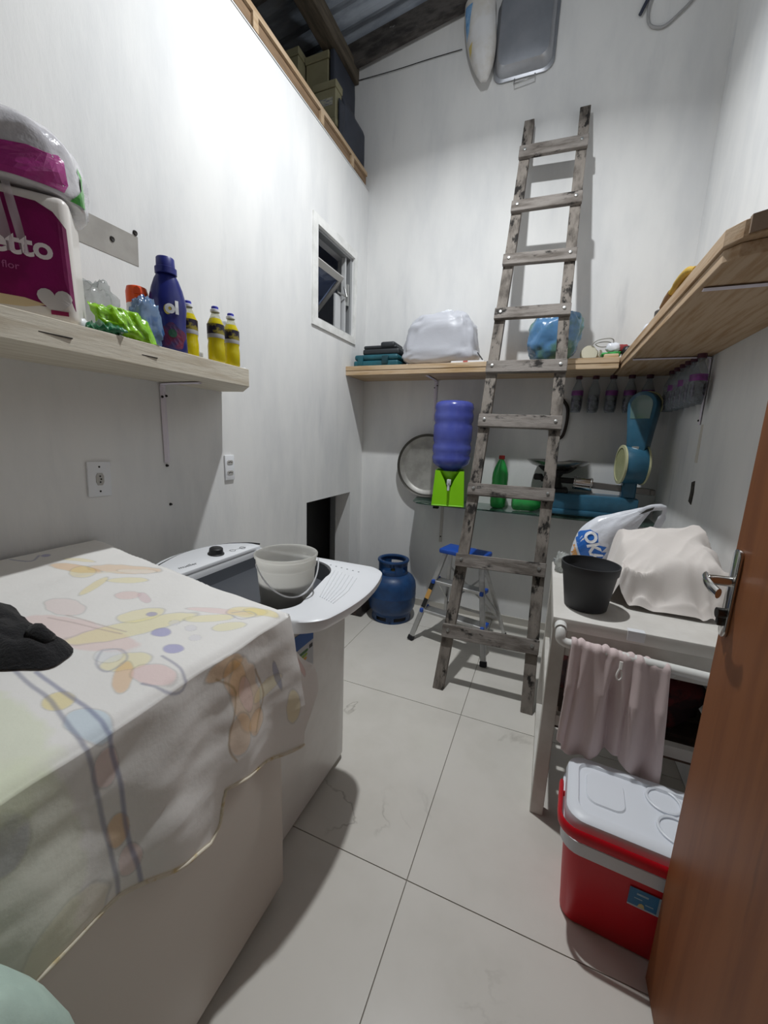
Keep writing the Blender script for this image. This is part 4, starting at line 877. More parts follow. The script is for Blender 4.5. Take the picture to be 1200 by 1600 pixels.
# energy label on the front
lt = NB(); LX = WX1 + 0.001
def front(x, y, z): return Vector((LX + z, 1.022 + x, 0.645 + y))
for nm, r_, c in (('energy_label', (-0.055, 0.055, -0.10, 0.085), '#b9bcc0'), ('label_header', (-0.055, 0.055, 0.032, 0.085), '#2d5aa0')):
    b = NB(); x0, x1, y0, y1 = r_; prism(b, [(x0, y0), (x1, y0), (x1, y1), (x0, y1)], 0, 0.0006 if nm == 'energy_label' else 0.0011, Matrix(((0, 0, 1, LX), (1, 0, 0, 1.022), (0, 1, 0, 0.645), (0, 0, 0, 1))))
    if nm == 'energy_label': lbp = part(nm, b, mat('label_paper', c, 0.5), wa)
    else: part(nm, b, mat('label_blue', c, 0.5), lbp)
for k, (c, L_) in enumerate((('#3c6b34', 0.068), ('#8fae3f', 0.064), ('#d8a53c', 0.060), ('#c8592e', 0.054))):
    b = NB(); z_ = 0.008 - 0.013 * k; prism(b, [(-0.05, z_ - 0.005), (-0.05 + L_, z_ - 0.005), (-0.05 + L_ + 0.006, z_), (-0.05 + L_, z_ + 0.005), (-0.05, z_ + 0.005)], 0, 0.0011, Matrix(((0, 0, 1, LX), (1, 0, 0, 1.022), (0, 1, 0, 0.645), (0, 0, 0, 1)))); part('label_bar', b, mat('bar_%d' % k, c, 0.5), lbp)
b = NB(); prism(b, [(0.030, 0.006), (0.050, 0.006), (0.050, 0.020), (0.030, 0.020)], 0, 0.0011, Matrix(((0, 0, 1, LX), (1, 0, 0, 1.022), (0, 1, 0, 0.645), (0, 0, 0, 1)))); part('label_grade', b, MATS['print_dark'], lbp)
# bucket
bc = (-0.735, 1.000, 0.8065)
bk = thing('bucket', 'translucent white bucket half full of dark water standing on the washing machine', 'bucket', bc)
b = NB(); lathe(b, [(0.0, 0.0), (0.076, 0.0), (0.079, 0.004), (0.0905, 0.148), (0.0925, 0.149), (0.0945, 0.156), (0.0925, 0.160), (0.0945, 0.180), (0.0985, 0.183), (0.0985, 0.190), (0.0955, 0.192), (0.0925, 0.180), (0.0895, 0.158), (0.0880, 0.148), (0.0765, 0.006), (0.0, 0.004)], bc, n=48)
part('bucket_body', b, thin('translucent_bucket', '#faf9f5', 0.70, 0.35, 0.5, glow=0.86), bk, smooth=45)
b = NB(); lathe(b, [(0, 0.006), (0.0755, 0.007), (0.0840, 0.104), (0, 0.105)], bc, n=40); part('dark_water', b, mat('dark_water', '#2b2d36', 0.2, col2='#1f2129', scale=14), bk, smooth=40)
b = NB(); tube(b, smooth_path([Vector(bc) + Vector((0.101 * math.cos(a), 0.101 * math.sin(a), 0.170)) + Vector((0.0, 0.0, -0.090 * math.sin(PI * k / 10))) for k, a in enumerate([math.radians(-115 + 15 * q) for q in range(11)])], 4), 0.0026, 6); part('bail', b, M_WHITEPLASTIC, bk, smooth=60)

# ================================================================== WHITE TABLE WITH EVERYTHING ON, IN AND UNDER IT
TX0, TX1, TY0, TY1, TZ = 0.072, 0.655, 1.368, 2.045, 0.797
tb = thing('white_table', 'white painted table with a pipe rail along the right wall', 'table', (0.36, 1.7, 0))
b = NB(); box(b, TX0, TX1, TY0, TY1, TZ - 0.042, TZ, 0.004, 2); part('tabletop', b, mat('table_white', '#dcd9d4', 0.45, col2='#cfcbc5', scale=5, col3='#a79f93', scale3=16, lo3=0.70, hi3=0.8), tb, smooth=35)
for (x, y) in ((TX0 + 0.003, TY0 + 0.015), (TX1 - 0.049, TY0 + 0.015), (TX0 + 0.003, TY1 - 0.06), (TX1 - 0.049, TY1 - 0.06)):
    b = NB(); box(b, x, x + 0.046, y, y + 0.046, 0, TZ - 0.042, 0.002, 1); part('leg', b, M_WHITEPAINT, tb)
b = NB(); box(b, TX0 + 0.049, TX1 - 0.05, TY0 + 0.022, TY0 + 0.044, 0.655, TZ - 0.046, 0.002, 1); part('apron', b, M_WHITEPAINT, tb)
b = NB(); box(b, TX0 + 0.008, TX0 + 0.030, TY0 + 0.06, TY1 - 0.06, 0.675, TZ - 0.044); part('apron', b, M_WHITEPAINT, tb)
b = NB(); box(b, TX0 + 0.008, TX0 + 0.028, TY0 + 0.06, TY1 - 0.06, 0.365, 0.425); part('side_rail', b, M_WHITEPAINT, tb)
b = NB(); box(b, TX0 + 0.005, TX0 + 0.035, TY0 + 0.06, TY1 - 0.06, 0.005, 0.055); part('side_rail', b, M_WHITEPAINT, tb)
b = NB(); box(b, TX0 + 0.049, TX1 - 0.05, TY0 + 0.020, TY0 + 0.046, 0.385, 0.425); part('front_rail', b, M_WHITEPAINT, tb)
for k in range(5):
    b = NB(); y = TY0 + 0.055 + k * 0.118; box(b, TX0 + 0.03, TX1 - 0.01, y, y + 0.10, 0.352, 0.372); part('slat', b, mat('under_shelf_wood', '#5a4a3e', 0.8, col2='#43372f', scale=6), tb)
b = NB(); tube(b, smooth_path([(0.098, 1.374, 0.772), (0.098, 1.345, 0.770), (0.098, 1.333, 0.758), (0.100, 1.330, 0.742), (0.115, 1.329, 0.732), (0.14, 1.328, 0.731)], 4) + [(0.60, 1.325, 0.712)], 0.0155, 12)
rail_ = part('pipe_rail', b, mat('white_pvc', '#e0e0dd', 0.35), tb, smooth=60)
b = NB(); lathe(b, [(0.0155, -0.016), (0.019, -0.016), (0.019, 0.016), (0.0155, 0.016)], (0.098, 1.352, 0.7705), (0, 1, 0.05), 16); part('elbow_collar', b, MATS['white_pvc'], rail_, smooth=40)
for x in (0.41, 0.58):
    b = NB(); cyl(b, (x, 1.327, 0.702), (x, TY0 + 0.022, 0.702), 0.011, 12); part('standoff', b, MATS['white_pvc'], rail_, smooth=40)
b = NB(); box(b, 0.290, 0.338, TY0 - 0.0035, TY0 + 0.02, 0.765, TZ + 0.0015, 0.001, 1); part('tape_strip', b, M_WHITEPLASTIC, tb, label='strip of white tape over the table edge')
# towel over the rail
b = NB()
def towel(u, v):
    # u across, v from the back hem up over the rail and down the front
    xl = 0.132 + 0.268 * u; back = 0.20
    fl = 0.335 + 0.028 * math.sin(u * 7 + 0.2) + 0.055 * max(0, (u - 0.62) / 0.38) ** 0.5 * (1 if u > 0.62 else 0) - 0.02 * (u < 0.06) + 0.012 * noise.noise(Vector((u * 9, 0, 2)))
    cz = 0.7315 - 0.041 * u * 0.55; r = 0.0195; arc = PI * r; s = -back + (back + arc + fl) * v
    gather = 0.006 * math.sin(u * 46) + 0.006 * math.sin(u * 27 + 1)
    if s < 0: y, z, k = 1.328 + r, cz + s, 0.3
    elif s < arc: a = s / r; y, z, k = 1.328 + r * math.cos(a), cz + r * math.sin(a), 0.3
    else:
        d = s - arc; k = min(1, d / 0.12); y, z = 1.328 - r - 0.010 * k, cz - d
        cen = 0.5 + (u - 0.5); flare = 0.018 * min(1, d / 0.3)
        xl += flare * (u - 0.5) * 2 * (0.8 if u < 0.5 else 0.9) + 0.010 * k * math.sin(u * 24 + d * 3) * 0.6
        pleat = math.sin(u * 20 + 0.6 * d) * 0.5 + math.sin(u * 33 + 2 + d) * 0.35
        y += -0.016 * k * pleat - 0.012 * k
        cleft = math.exp(-((u - 0.47 - 0.10 * (d / 0.35) * 0.3) / 0.035) ** 2); y += 0.030 * cleft * k
    return Vector((xl, y - (gather * 0.5 if s > 0 else 0), z + (abs(gather) * 0.6 if 0 < s < arc else 0)))
grid(b, 110, 90, towel); bmesh.ops.recalc_face_normals(b, faces=b.faces[:])
tw = single('hanging_towel', 'pale pink cotton towel hanging over the pipe rail of the white table', 'towel', b, mat('pale_pink_cotton', '#d6c4c3', 0.9, sheen=0.2, bump=0.10, bscale=300), smooth=80, solid=0.0025)
b = NB(); tube(b, smooth_path([(0.268, 1.292, 0.700), (0.262, 1.286, 0.680), (0.268, 1.284, 0.668), (0.276, 1.286, 0.676), (0.274, 1.290, 0.695)], 5), 0.0028, 6); tube(b, [(0.272, 1.298, 0.722), (0.271, 1.292, 0.700)], 0.005, 6); part('hanging_loop', b, mat('loop_white', '#e6e2de', 0.8), tw, smooth=60)
# black plant pot
b = NB(); pc = (0.178, 1.512, TZ); lathe(b, [(0, 0.001), (0.066, 0.001), (0.069, 0.004), (0.087, 0.128), (0.092, 0.134), (0.0945, 0.158), (0.0945, 0.163), (0.0905, 0.163), (0.088, 0.137), (0.084, 0.130), (0.066, 0.010), (0, 0.009)], pc, n=44)
b.transform(Matrix.Translation(pc) @ Matrix.Rotation(math.radians(0), 4, 'X') @ Matrix.Translation((-pc[0], -pc[1], -pc[2])))
single('plant_pot', 'empty black plastic plant pot on the near corner of the white table', 'pot', b, mat('pot_black', '#333437', 0.55), smooth=45)
# sheet covered bundle
b = NB()
def bundle_h(x, y):
    X = (x - 0.455) / 0.178; Y = (y - 1.755) / 0.178
    slope = 0.205 + 0.062 * Y + 0.026 * X - 0.02 * max(0, -X - 0.3)
    box_ = 1 / (1 + math.exp((max(abs(X), abs(Y) * 0.99) - 0.90) * 15))
    n1 = noise.noise(Vector((x * 6 + y * 5, y * 3, 2.2))); n2 = noise.noise(Vector((x * 13 - y * 9, y * 6, 4)))
    ridge = -0.040 * abs(n1) - 0.012 * abs(n2) + 0.016
    wv = box_ * (1 - box_) * 4
    fold = 0.080 * wv * (0.5 - abs(noise.noise(Vector((x * 6 + y * 9, y * 5 - x * 8, 8)))) * 2.4)
    return max(0.002, (slope + ridge) * box_ + fold)
def bundle(u, v):
    th = 2 * PI * u; r = v
    px_ = math.copysign(abs(math.cos(th)) ** 0.55, math.cos(th)); py_ = math.copysign(abs(math.sin(th)) ** 0.55, math.sin(th))
    rag = 1 + 0.05 * math.sin(th * 9 + 1) + 0.05 * noise.noise(Vector((math.cos(th) * 4, math.sin(th) * 4, 6)))
    k = r if r < 0.72 else 0.72 + (r - 0.72) * rag
    x = 0.452 + 0.205 * px_ * k; y = 1.755 + 0.208 * py_ * k
    h = bundle_h(x, y)
    if r > 0.80: h += 0.030 * abs(math.sin(th * 11 + 3 * noise.noise(Vector((th * 2, 1, 1))))) * (1 - abs((r - 0.92) / 0.12) if abs(r - 0.92) < 0.12 else 0) * 1.1
    x = min(x, XR - 0.006)
    return Vector((x, y, TZ + 0.002 + h))
grid(b, 150, 64, bundle, True); bmesh.ops.remove_doubles(b, verts=b.verts[:], dist=1e-4); bmesh.ops.recalc_face_normals(b, faces=b.faces[:])
single('sheet_covered_box', 'boxy appliance under a cream sheet on the white table by the wall', 'covered appliance', b, mat('cream_sheet', '#dcd5d0', 0.9, sheen=0.15, bump=0.06, bscale=200), smooth=80)
# carrier bag
b = NB()
A0 = Vector((0.150, 1.985, TZ + 0.055)); A1 = Vector((0.445, 2.005, TZ + 0.318))
def bag(u, v):
    th = 2 * PI * u
    ax = A0.lerp(A1, v)
    f = math.sin(min(1, v * 2.6 + 0.06) * PI / 2) ** 0.8
    tp = 1 - max(0, (v - 0.45) / 0.55) ** 1.1 * 0.96
    ru = 0.094 * f * tp * (1.0 + 0.0 * v); rv = 0.070 * f * tp * (1 - 0.65 * max(0, (v - 0.3)))
    n = 1 + 0.12 * noise.noise(Vector((math.cos(th) * 2.2, math.sin(th) * 2.2, v * 4))) - 0.10 * abs(noise.noise(Vector((math.cos(th) * 5, math.sin(th) * 5, v * 3 + 3)))) - 0.10 * max(0, v - 0.35) * abs(math.sin(th * 4))
    upv = Vector((-0.55, 0, 0.83)); sd = Vector((0.05, -1, 0.0)).normalized()
    p = ax + upv * (ru * n * math.sin(th)) + sd * (rv * n * math.cos(th))
    if p.z < TZ + 0.003: p.z = TZ + 0.003
    return p
grid(b, 64, 44, bag, True)
t = NB()
bmesh.ops.holes_fill(b, edges=b.edges[:], sides=200); bmesh.ops.recalc_face_normals(b, faces=b.faces[:])
M_BAG = mat('white_bag_film', '#dfe2ea', 0.28, sss=0.1, coat=0.1, bump=0.45, scale=5, bscale=13)
cb = single('carrier_bag', 'white plastic carrier bag with blue and orange print behind the black pot', 'bag', b, M_BAG, smooth=80)
bpy.context.view_layer.update(); tree = bvh_of(cb)
b = NB(); tube(b, smooth_path([A1 + Vector((-0.075, -0.01, -0.052)), A1 + Vector((-0.02, -0.012, -0.010)), A1 + Vector((0.03, -0.012, 0.0)), A1 + Vector((0.040, -0.005, -0.020)), A1 + Vector((0.02, 0.0, -0.11)), A1 + Vector((0.0, -0.008, -0.20)), ], 6), [0.014] * 12 + [0.011] * 8 + [0.022] * 6 + [0.03] * 5, 8, flat=(1.0, 0.35)); part('handle', b, M_BAG, cb, smooth=80)
b = NB(); prism(b, [(-0.042, -0.004), (-0.01, 0.010), (0.022, 0.012), (0.012, 0.002), (-0.02, -0.002)], 0, 0.002, frame(A1 + Vector((-0.018, -0.0245, -0.019)), (0.1, -1, 0.1), (0.9, 0, 0.35))); part('handle_slot', b, mat('slot_dark', '#3a3936', 0.8), cb)
exd = Vector((0.36, -0.12, -0.93)); eyd = Vector((0.80, -0.1, 0.55)); oo = Vector((0.215, 1.92, TZ + 0.118))
def dpart(nm, bm_, m, o_, lift): decal(bm_, tree, o_, exd, eyd, lift); part(nm, bm_, m, cb)
poly = [(-0.082, -0.045), (-0.050, -0.052), (0.030, -0.050), (0.062, -0.040), (0.060, 0.030), (0.035, 0.055), (0.030, 0.035), (0.012, 0.062), (-0.005, 0.035), (-0.055, 0.045), (-0.080, 0.020)]
dpart('blue_print', flat_poly(poly, 5), mat('print_blue', '#2a6cc4', 0.4), oo, 0.002)
dpart('lettering', text_bm('OKA', 0.066, 0.0004, 0.003, 1), mat('print_white', '#eef0f4', 0.4), oo + eyd * 0.012, 0.004)
dpart('orange_print', flat_poly([(-0.06, -0.10), (0.07, -0.10), (0.066, -0.062), (-0.075, -0.060)], 5), mat('print_orange', '#e2a565', 0.4), oo, 0.002)
# crumpled clear wrapping beside it
b = NB(); blob(b, (0.108, 1.900, TZ + 0.042), (0.028, 0.035, 0.043), seed=9, amp=0.45, freq=3, crease=0.4, n=22, m=14, zmin=TZ + 0.002)
single('plastic_wrapper', 'crumpled clear plastic wrapper at the far corner of the white table', 'wrapper', b, thin('clear_wrap', '#c9ccc9', 0.5, 0.15, 0.7), smooth=80)
# floral bundle inside the table
b = NB(); blob(b, (0.36, 1.71, 0.505), (0.235, 0.235, 0.132), seed=5, amp=0.10, freq=2, pw=3.2, crease=0.12)
single('floral_bundle', 'bundle wrapped in dark red floral cloth on the lower shelf of the table', 'bundle', b, mat('dark_floral', '#5a1d1e', 0.85, col2='#2a1316', scale=7, lo=0.45, hi=0.55, col3='#7a6a52', scale3=11, lo3=0.63, hi3=0.70), smooth=80)
# cool box
def cooler():
    R0 = Matrix.Translation((0.362, 1.154, 0)) @ Matrix.Rotation(math.radians(-4), 4, 'Z')
    t = thing('cool_box', 'red and white cool box on the floor beside the door, red handle lowered', 'cooler', (0.362, 1.165, 0))
    def rr(hx, hy, r, z): return [tuple(R0 @ Vector((x, y, z))) for x, y in outline(-hx, hx, -hy, hy, r, 6)]
    MR = mat('cooler_red', '#cc0a1f', 0.45); MWc = mat('cooler_white', '#dfe3ea', 0.4)
    b = NB(); loft(b, [rr(0.178, 0.095, 0.035, 0.0), rr(0.185, 0.102, 0.04, 0.008), rr(0.200, 0.119, 0.045, 0.258)]); bd = part('body', b, MR, t, smooth=40)
    b = NB(); loft(b, [rr(0.203, 0.122, 0.047, 0.256), rr(0.211, 0.130, 0.05, 0.264), rr(0.213, 0.132, 0.05, 0.305), rr(0.205, 0.124, 0.05, 0.309)]); part('rim_band', b, MWc, t, smooth=40)
    b = NB(); loft(b, [rr(0.205, 0.124, 0.05, 0.309), rr(0.205, 0.124, 0.05, 0.318), rr(0.209, 0.128, 0.05, 0.345), rr(0.205, 0.124, 0.05, 0.366), rr(0.194, 0.113, 0.045, 0.374), rr(0.176, 0.095, 0.035, 0.374), rr(0.172, 0.091, 0.035, 0.366)]); ld_ = part('lid', b, MWc, t, smooth=40)
    b = NB(); loft(b, [rr(0.0, 0.0, 0.0, 0.366)[:0] or [tuple(R0 @ Vector((x - 0.105, y + 0.012, 0.364))) for x, y in outline(-0.052, 0.052, -0.062, 0.062, 0.03, 6)], [tuple(R0 @ Vector((x - 0.105, y + 0.012, 0.3705))) for x, y in outline(-0.048, 0.048, -0.058, 0.058, 0.028, 6)]]); part('lid_panel', b, MWc, ld_, smooth=40)
    for k, (x, y) in enumerate(((0.06, -0.035), (0.045, 0.058))):
        b = NB(); lathe(b, [(0.046, 0.0), (0.046, 0.006), (0.042, 0.008), (0.038, 0.006), (0.038, 0.0)], R0 @ Vector((x, y, 0.3655)), n=28); part('cup_holder', b, MWc, ld_, smooth=40)
    b = NB(); hp = []
    hw, hd = 0.219, 0.139
    for x, y in [(-hw, 0.02), (-hw, -hd + 0.055)] + [(-hw + 0.05 - 0.05 * math.cos(a), -hd + 0.05 - 0.05 * math.sin(a)) for a in [PI / 12 * k for k in range(1, 6)]] + [(-hw + 0.055, -hd), (hw - 0.055, -hd)] + [(hw - 0.05 + 0.05 * math.sin(a), -hd + 0.05 - 0.05 * math.cos(a)) for a in [PI / 12 * k for k in range(1, 6)]] + [(hw, -hd + 0.055), (hw, 0.02)]:
        hp.append(R0 @ Vector((x, y, 0.334)))
    tube(b, hp, 0.016, 8, flat=(1.15, 0.42), up=(0, 0, 1)); part('handle', b, MR, t, smooth=50)
    for s in (-1, 1):
        b = NB(); cyl(b, R0 @ Vector((s * 0.205, 0.015, 0.30)), R0 @ Vector((s * 0.224, 0.015, 0.30)), 0.013, 14); part('pivot', b, MR, t, smooth=40)
    def fl(x0, x1, z0, z1, dx):
        return [(x0, z0), (x1, z0), (x1, z1), (x0, z1)]
    ML = R0 @ Matrix(((1, 0, 0, 0), (0, 0.062, -1, -0.1025), (0, 1, 0.062, 0), (0, 0, 0, 1)))
    ML = R0 @ Matrix.Translation((0, -0.1035, 0.0)) @ Matrix.Rotation(PI / 2 + 0.066, 4, 'X')
    b = NB(); prism(b, fl(-0.035, 0.075, 0.170, 0.232, 0), 0.0005, 0.0012, ML); lb = part('product_label', b, mat('cooler_label', '#b9c6d2', 0.5), t)
    b = NB(); prism(b, fl(-0.035, 0.030, 0.176, 0.232, 0), 0.0012, 0.0018, ML); part('label_field', b, mat('cooler_label_blue', '#3f7fb0', 0.5), lb)
    for x0, x1, z0, z1 in ((-0.018, 0.008, 0.214, 0.220), (-0.022, -0.004, 0.200, 0.203), (0.004, 0.022, 0.190, 0.193)):
        b = NB(); prism(b, fl(x0, x1, z0, z1, 0), 0.0018, 0.0022, ML); part('label_stripe', b, mat('stripe_pale', '#a8c4d6', 0.5), lb)
    b = NB(); prism(b, [(-0.012, 0.176), (0.004, 0.176), (0.001, 0.187), (-0.004, 0.190), (-0.009, 0.187)], 0.0018, 0.0024, ML); part('label_sun', b, mat('sun_yellow', '#d8c68a', 0.5), lb)
cooler()
# ================================================================== LEFT SHELF: PAPER PACKS AND CLEANING PRODUCTS
ZS = 1.612
# paper roll pack, front face turned towards the doorway
PO = Vector((-1.118, 0.683, ZS + 0.002)); PD = Vector((-0.62, -0.785, 0)).normalized(); PN = Vector((PD.y * -1, PD.x, 0)); PN = Vector((0.785, -0.62, 0)).normalized()
MP = Matrix(((-PD.x, 0, PN.x, PO.x), (-PD.y, 0, PN.y, PO.y), (0, 1, 0, PO.z), (0, 0, 0, 1)))   # local x to the right, y up, z out of the face
pk = thing('paper_roll_pack', 'big magenta and white pack of paper rolls standing on the left shelf', 'paper pack', PO + PD * 0.16 - PN * 0.09)
M_PACKW = mat('pack_white_film', '#e2ddd8', 0.3, coat=0.2, bump=0.12, bscale=18)
M_MAG = mat('pack_magenta', '#8c1a63', 0.32, coat=0.2, col2='#74144f', scale=10, bump=0.15, bscale=22)
def puff(bm, x0, x1, y0, y1, z0, z1, r, amp=0.003, seed=0):
    t = NB(); box(t, x0, x1, y0, y1, z0, z1, r, 4); bmesh.ops.subdivide_edges(t, edges=[e_ for e_ in t.edges if e_.calc_length() > 0.06], cuts=6, use_grid_fill=True)
    for v in t.verts:
        n_ = noise.noise(Vector((v.co.x * 22 + seed, v.co.y * 22, v.co.z * 22))); v.co += v.co.normalized() * n_ * amp
    merge(bm, t, MP)
b = NB(); puff(b, -0.36, 0.0, 0.0, 0.285, -0.16, 0.0, 0.020); bd = part('pack_body', b, M_PACKW, pk, smooth=70)
bpy.context.view_layer.update(); ptree = bvh_of(bd)
def pdecal(nm, bm_, m, ox, oy, lift, par=bd): decal(bm_, ptree, MP @ Vector((ox, oy, 0)), MP.to_3x3() @ Vector((1, 0, 0)), Vector((0, 0, 1)), lift, 0.05); return part(nm, bm_, m, par)
pdecal('magenta_panel', flat_poly([(-0.335, -0.108), (-0.005, -0.112), (-0.008, 0.07), (-0.03, 0.100), (-0.06, 0.115), (-0.335, 0.122)], 6), M_MAG, 0.0, 0.145, 0.0012)
tx = text_bm('retto', 0.068, 0.0004, 0.0018, 1); pdecal('lettering', tx, mat('pack_letter_white', '#efe6ea', 0.4), -0.108, 0.160, 0.003)
tx = text_bm('flor', 0.022, 0.0003, 0.0, 1); pdecal('small_lettering', tx, mat('pack_letter_pink', '#b9669b', 0.4), -0.118, 0.112, 0.003)
b = flat_poly([(0.032 * math.sin(a) ** 3 * 1.05, 0.004 + 0.0021 * (13 * math.cos(a) - 5 * math.cos(2 * a) - 2 * math.cos(3 * a) - math.cos(4 * a))) for a in [2 * PI * k / 28 for k in range(28)]], 1); hb = pdecal('heart_badge', b, mat('heart_silver', '#cfcbcb', 0.35), -0.043, 0.045, 0.0035)
pdecal('badge_strip', flat_rect(0.034, 0.010), mat('badge_red', '#8e2450', 0.4), -0.036, 0.022, 0.0045)
pdecal('cream_band', flat_poly([(-0.30, -0.012), (-0.10, -0.006), (-0.06, 0.004), (-0.10, 0.014), (-0.30, 0.020)], 4), mat('band_cream', '#d5c09a', 0.4), 0.0, 0.033, 0.0015)
# second pack lying on it, wrapped in clear film
p2 = thing('wrapped_paper_pack', 'clear film paper pack with magenta edge lying on the big paper pack', 'paper pack', PO + PD * 0.16 - PN * 0.12 + Vector((0, 0, 0.287)))
b = NB(); t = NB()
def pk2(p): return p
blob(t, (-0.155, 0.352, -0.105), (0.185, 0.105, 0.125), seed=3, amp=0.05, freq=1.6, pw=3.4, crease=0.05, n=56, m=36, shape=lambda p: Vector((p.x, p.y - 0.12 * max(0, p.x) ** 2 * (p.y > 0), p.z)))
for v in t.verts: v.co.y = max(v.co.y, 0.290)
lay2 = None
merge(b, t, MP)
b2d = part('wrapped_body', b, mat('clear_film_over_paper', '#cfcdd1', 0.14, coat=0.6, col2='#bdbbc2', scale=9, bump=0.5, bscale=16), p2, smooth=70)
bpy.context.view_layer.update(); p2tree = bvh_of(b2d)
def p2decal(nm, bm_, m, ox, oy, ex=(1, 0, 0), lift=0.002, oz=0.0): decal(bm_, p2tree, MP @ Vector((ox, oy, oz)), MP.to_3x3() @ Vector(ex), Vector((0, 0, 1)), lift, 0.15); return part(nm, bm_, m, p2)
p2decal('magenta_edge', flat_poly([(-0.175, -0.018), (-0.02, -0.020), (0.10, -0.022), (0.150, -0.020), (0.158, 0.0), (0.155, 0.045), (0.146, 0.052), (0.132, 0.006), (0.04, 0.002), (-0.175, 0.006)], 5), mat('film_magenta', '#a83a86', 0.25, coat=0.5, bump=0.3, bscale=20), -0.155, 0.318)
p2decal('green_corner', flat_poly([(-0.02, -0.035), (0.030, -0.030), (0.028, 0.028), (0.012, 0.055), (0.008, 0.0)], 4), mat('film_green', '#4fa046', 0.3, coat=0.4), 0.01, 0.325, (0.72, 0, -0.7), 0.003, -0.05)
for k, (x, w_) in enumerate(((-0.135, 0.020), (-0.108, 0.016))):
    b = NB(); grid(b, 4, 14, lambda u, v, x=x, w_=w_: MP @ Vector((x + (u - 0.5) * w_ + 0.02 * v, 0.282 - 0.14 * v, 0.006 + 0.004 * math.sin(v * 5 + u * 2))))
    part('film_strip', b, thin('film_tail', '#e8dfe6', 0.35, 0.08, 0.9), pk, smooth=80, label='clear film strip')
# white paper bag corner standing behind
# green snack packets lying
b = NB()
def packet(o, ux, uy, L, W, H, seed):
    ux = Vector(ux).normalized(); uy = Vector(uy).normalized(); un = ux.cross(uy); 
    def f(u, v):
        th = 2 * PI * u; x = (v - 0.5); w_ = W * (0.5 + 0.04 * noise.noise(Vector((v * 5, seed, 1)))); h = H * max(0.04, (1 - abs(2 * x) ** 3)) * 0.5 * (1 + 0.7 * noise.noise(Vector((v * 7, math.sin(th) * 2, seed)))); w_ *= 1 - 0.25 * abs(noise.noise(Vector((v * 9, seed + 4, 2)))) - 0.35 * (1 - v) ** 2
        c = math.copysign(abs(math.cos(th)) ** 0.7, math.cos(th)); p = Vector(o) + ux * (x * L) + uy * (c * w_) + un * (h * math.sin(th) + 0.012 * noise.noise(Vector((v * 9, c * 2.2, seed))) + 0.006 * noise.noise(Vector((v * 22, c * 6, seed))))
        return p
    grid(b, 32, 26, f, True); bmesh.ops.holes_fill(b, edges=b.edges[:], sides=100); bmesh.ops.recalc_face_normals(b, faces=b.faces[:])
packet((-1.150, 0.822, ZS + 0.046), (0.25, 0.95, -0.12), (0.35, 0.15, -0.9), 0.150, 0.098, 0.040, 2)
for v in b.verts: v.co.z = max(v.co.z, ZS + 0.001)
single('green_packet', 'bright lime green opened packet lying on the left shelf', 'packet', b, mat('lime_packet', '#8cc41e', 0.25, coat=0.5, col2='#7ab61a', scale=30, bump=0.3, bscale=40), smooth=80)
b = NB(); packet((-1.135, 0.758, ZS + 0.014), (0.3, 0.95, 0.05), (0.9, -0.3, -0.1), 0.09, 0.06, 0.024, 6)
for v in b.verts: v.co.z = max(v.co.z, ZS + 0.001)
single('dark_green_packet', 'dark green packet end tucked under the lime green packet', 'packet', b, mat('dark_green_packet', '#1d6b46', 0.3, coat=0.4), smooth=80)
# clear plastic bottle with a grey top leaning in a clear bag
b = NB(); blob(b, (-1.255, 0.830, ZS + 0.082), (0.034, 0.045, 0.082), seed=12, amp=0.25, freq=2, crease=0.2, n=28, m=20, zmin=ZS + 0.001)
single('clear_bag', 'crumpled clear plastic bag standing behind the lime green packet', 'bag', b, thin('clear_bag_film', '#d0d4d3', 0.30, 0.10, 0.8, col2='#9a9d9c', scale=22), smooth=80)
# orange capped spray can
sc_ = thing('spray_can', 'spray can with an orange cap behind the blue crumpled bag', 'spray can', (-1.265, 0.955, ZS))
o_ = (-1.265, 0.955, ZS)
b = NB(); lathe(b, [(0, 0), (0.030, 0), (0.031, 0.004), (0.031, 0.128), (0.027, 0.138), (0.025, 0.142), (0, 0.142)], o_, n=28); part('can_body', b, mat('can_label', '#6b5568', 0.35, col2='#8a5c66', scale=9), sc_, smooth=40)
b = NB(); lathe(b, [(0.0312, 0.118), (0.0318, 0.119), (0.0318, 0.140), (0.030, 0.145), (0.028, 0.145)], o_, n=28); part('white_collar', b, M_WHITEPLASTIC, sc_, smooth=40)
b = NB(); lathe(b, [(0.0305, 0.142), (0.0315, 0.143), (0.0315, 0.178), (0.028, 0.192), (0.018, 0.196), (0.008, 0.190), (0, 0.189)], o_, n=28); cp = part('orange_cap', b, mat('orange_plastic', '#e8551c', 0.35), sc_, smooth=45)
b = NB(); prism(b, [(-0.010, 0), (0.010, 0), (0.008, 0.016), (0, 0.022), (-0.008, 0.016)], 0.0, 0.004, frame(Vector(o_) + Vector((0.0245, -0.0175, 0.168)), (0.82, -0.57, 0), (0.57, 0.82, 0))); part('trigger', b, mat('orange_dark', '#b83f12', 0.4), cp)
# blue translucent bag in front
b = NB(); blob(b, (-1.168, 0.905, ZS + 0.070), (0.034, 0.046, 0.070), seed=21, amp=0.22, freq=2, crease=0.38, n=34, m=24, zmin=ZS + 0.001, shape=lambda p: Vector((p.x, p.y * (1 - 0.25 * max(0, p.z)), p.z)))
single('blue_film_bag', 'crumpled pale blue plastic bag between the lime packet and the navy bottle', 'bag', b, thin('pale_blue_film', '#7f9cc0', 0.62, 0.12, 0.8, col2='#3f6fb0', scale=16, lo=0.5, hi=0.62), smooth=80)
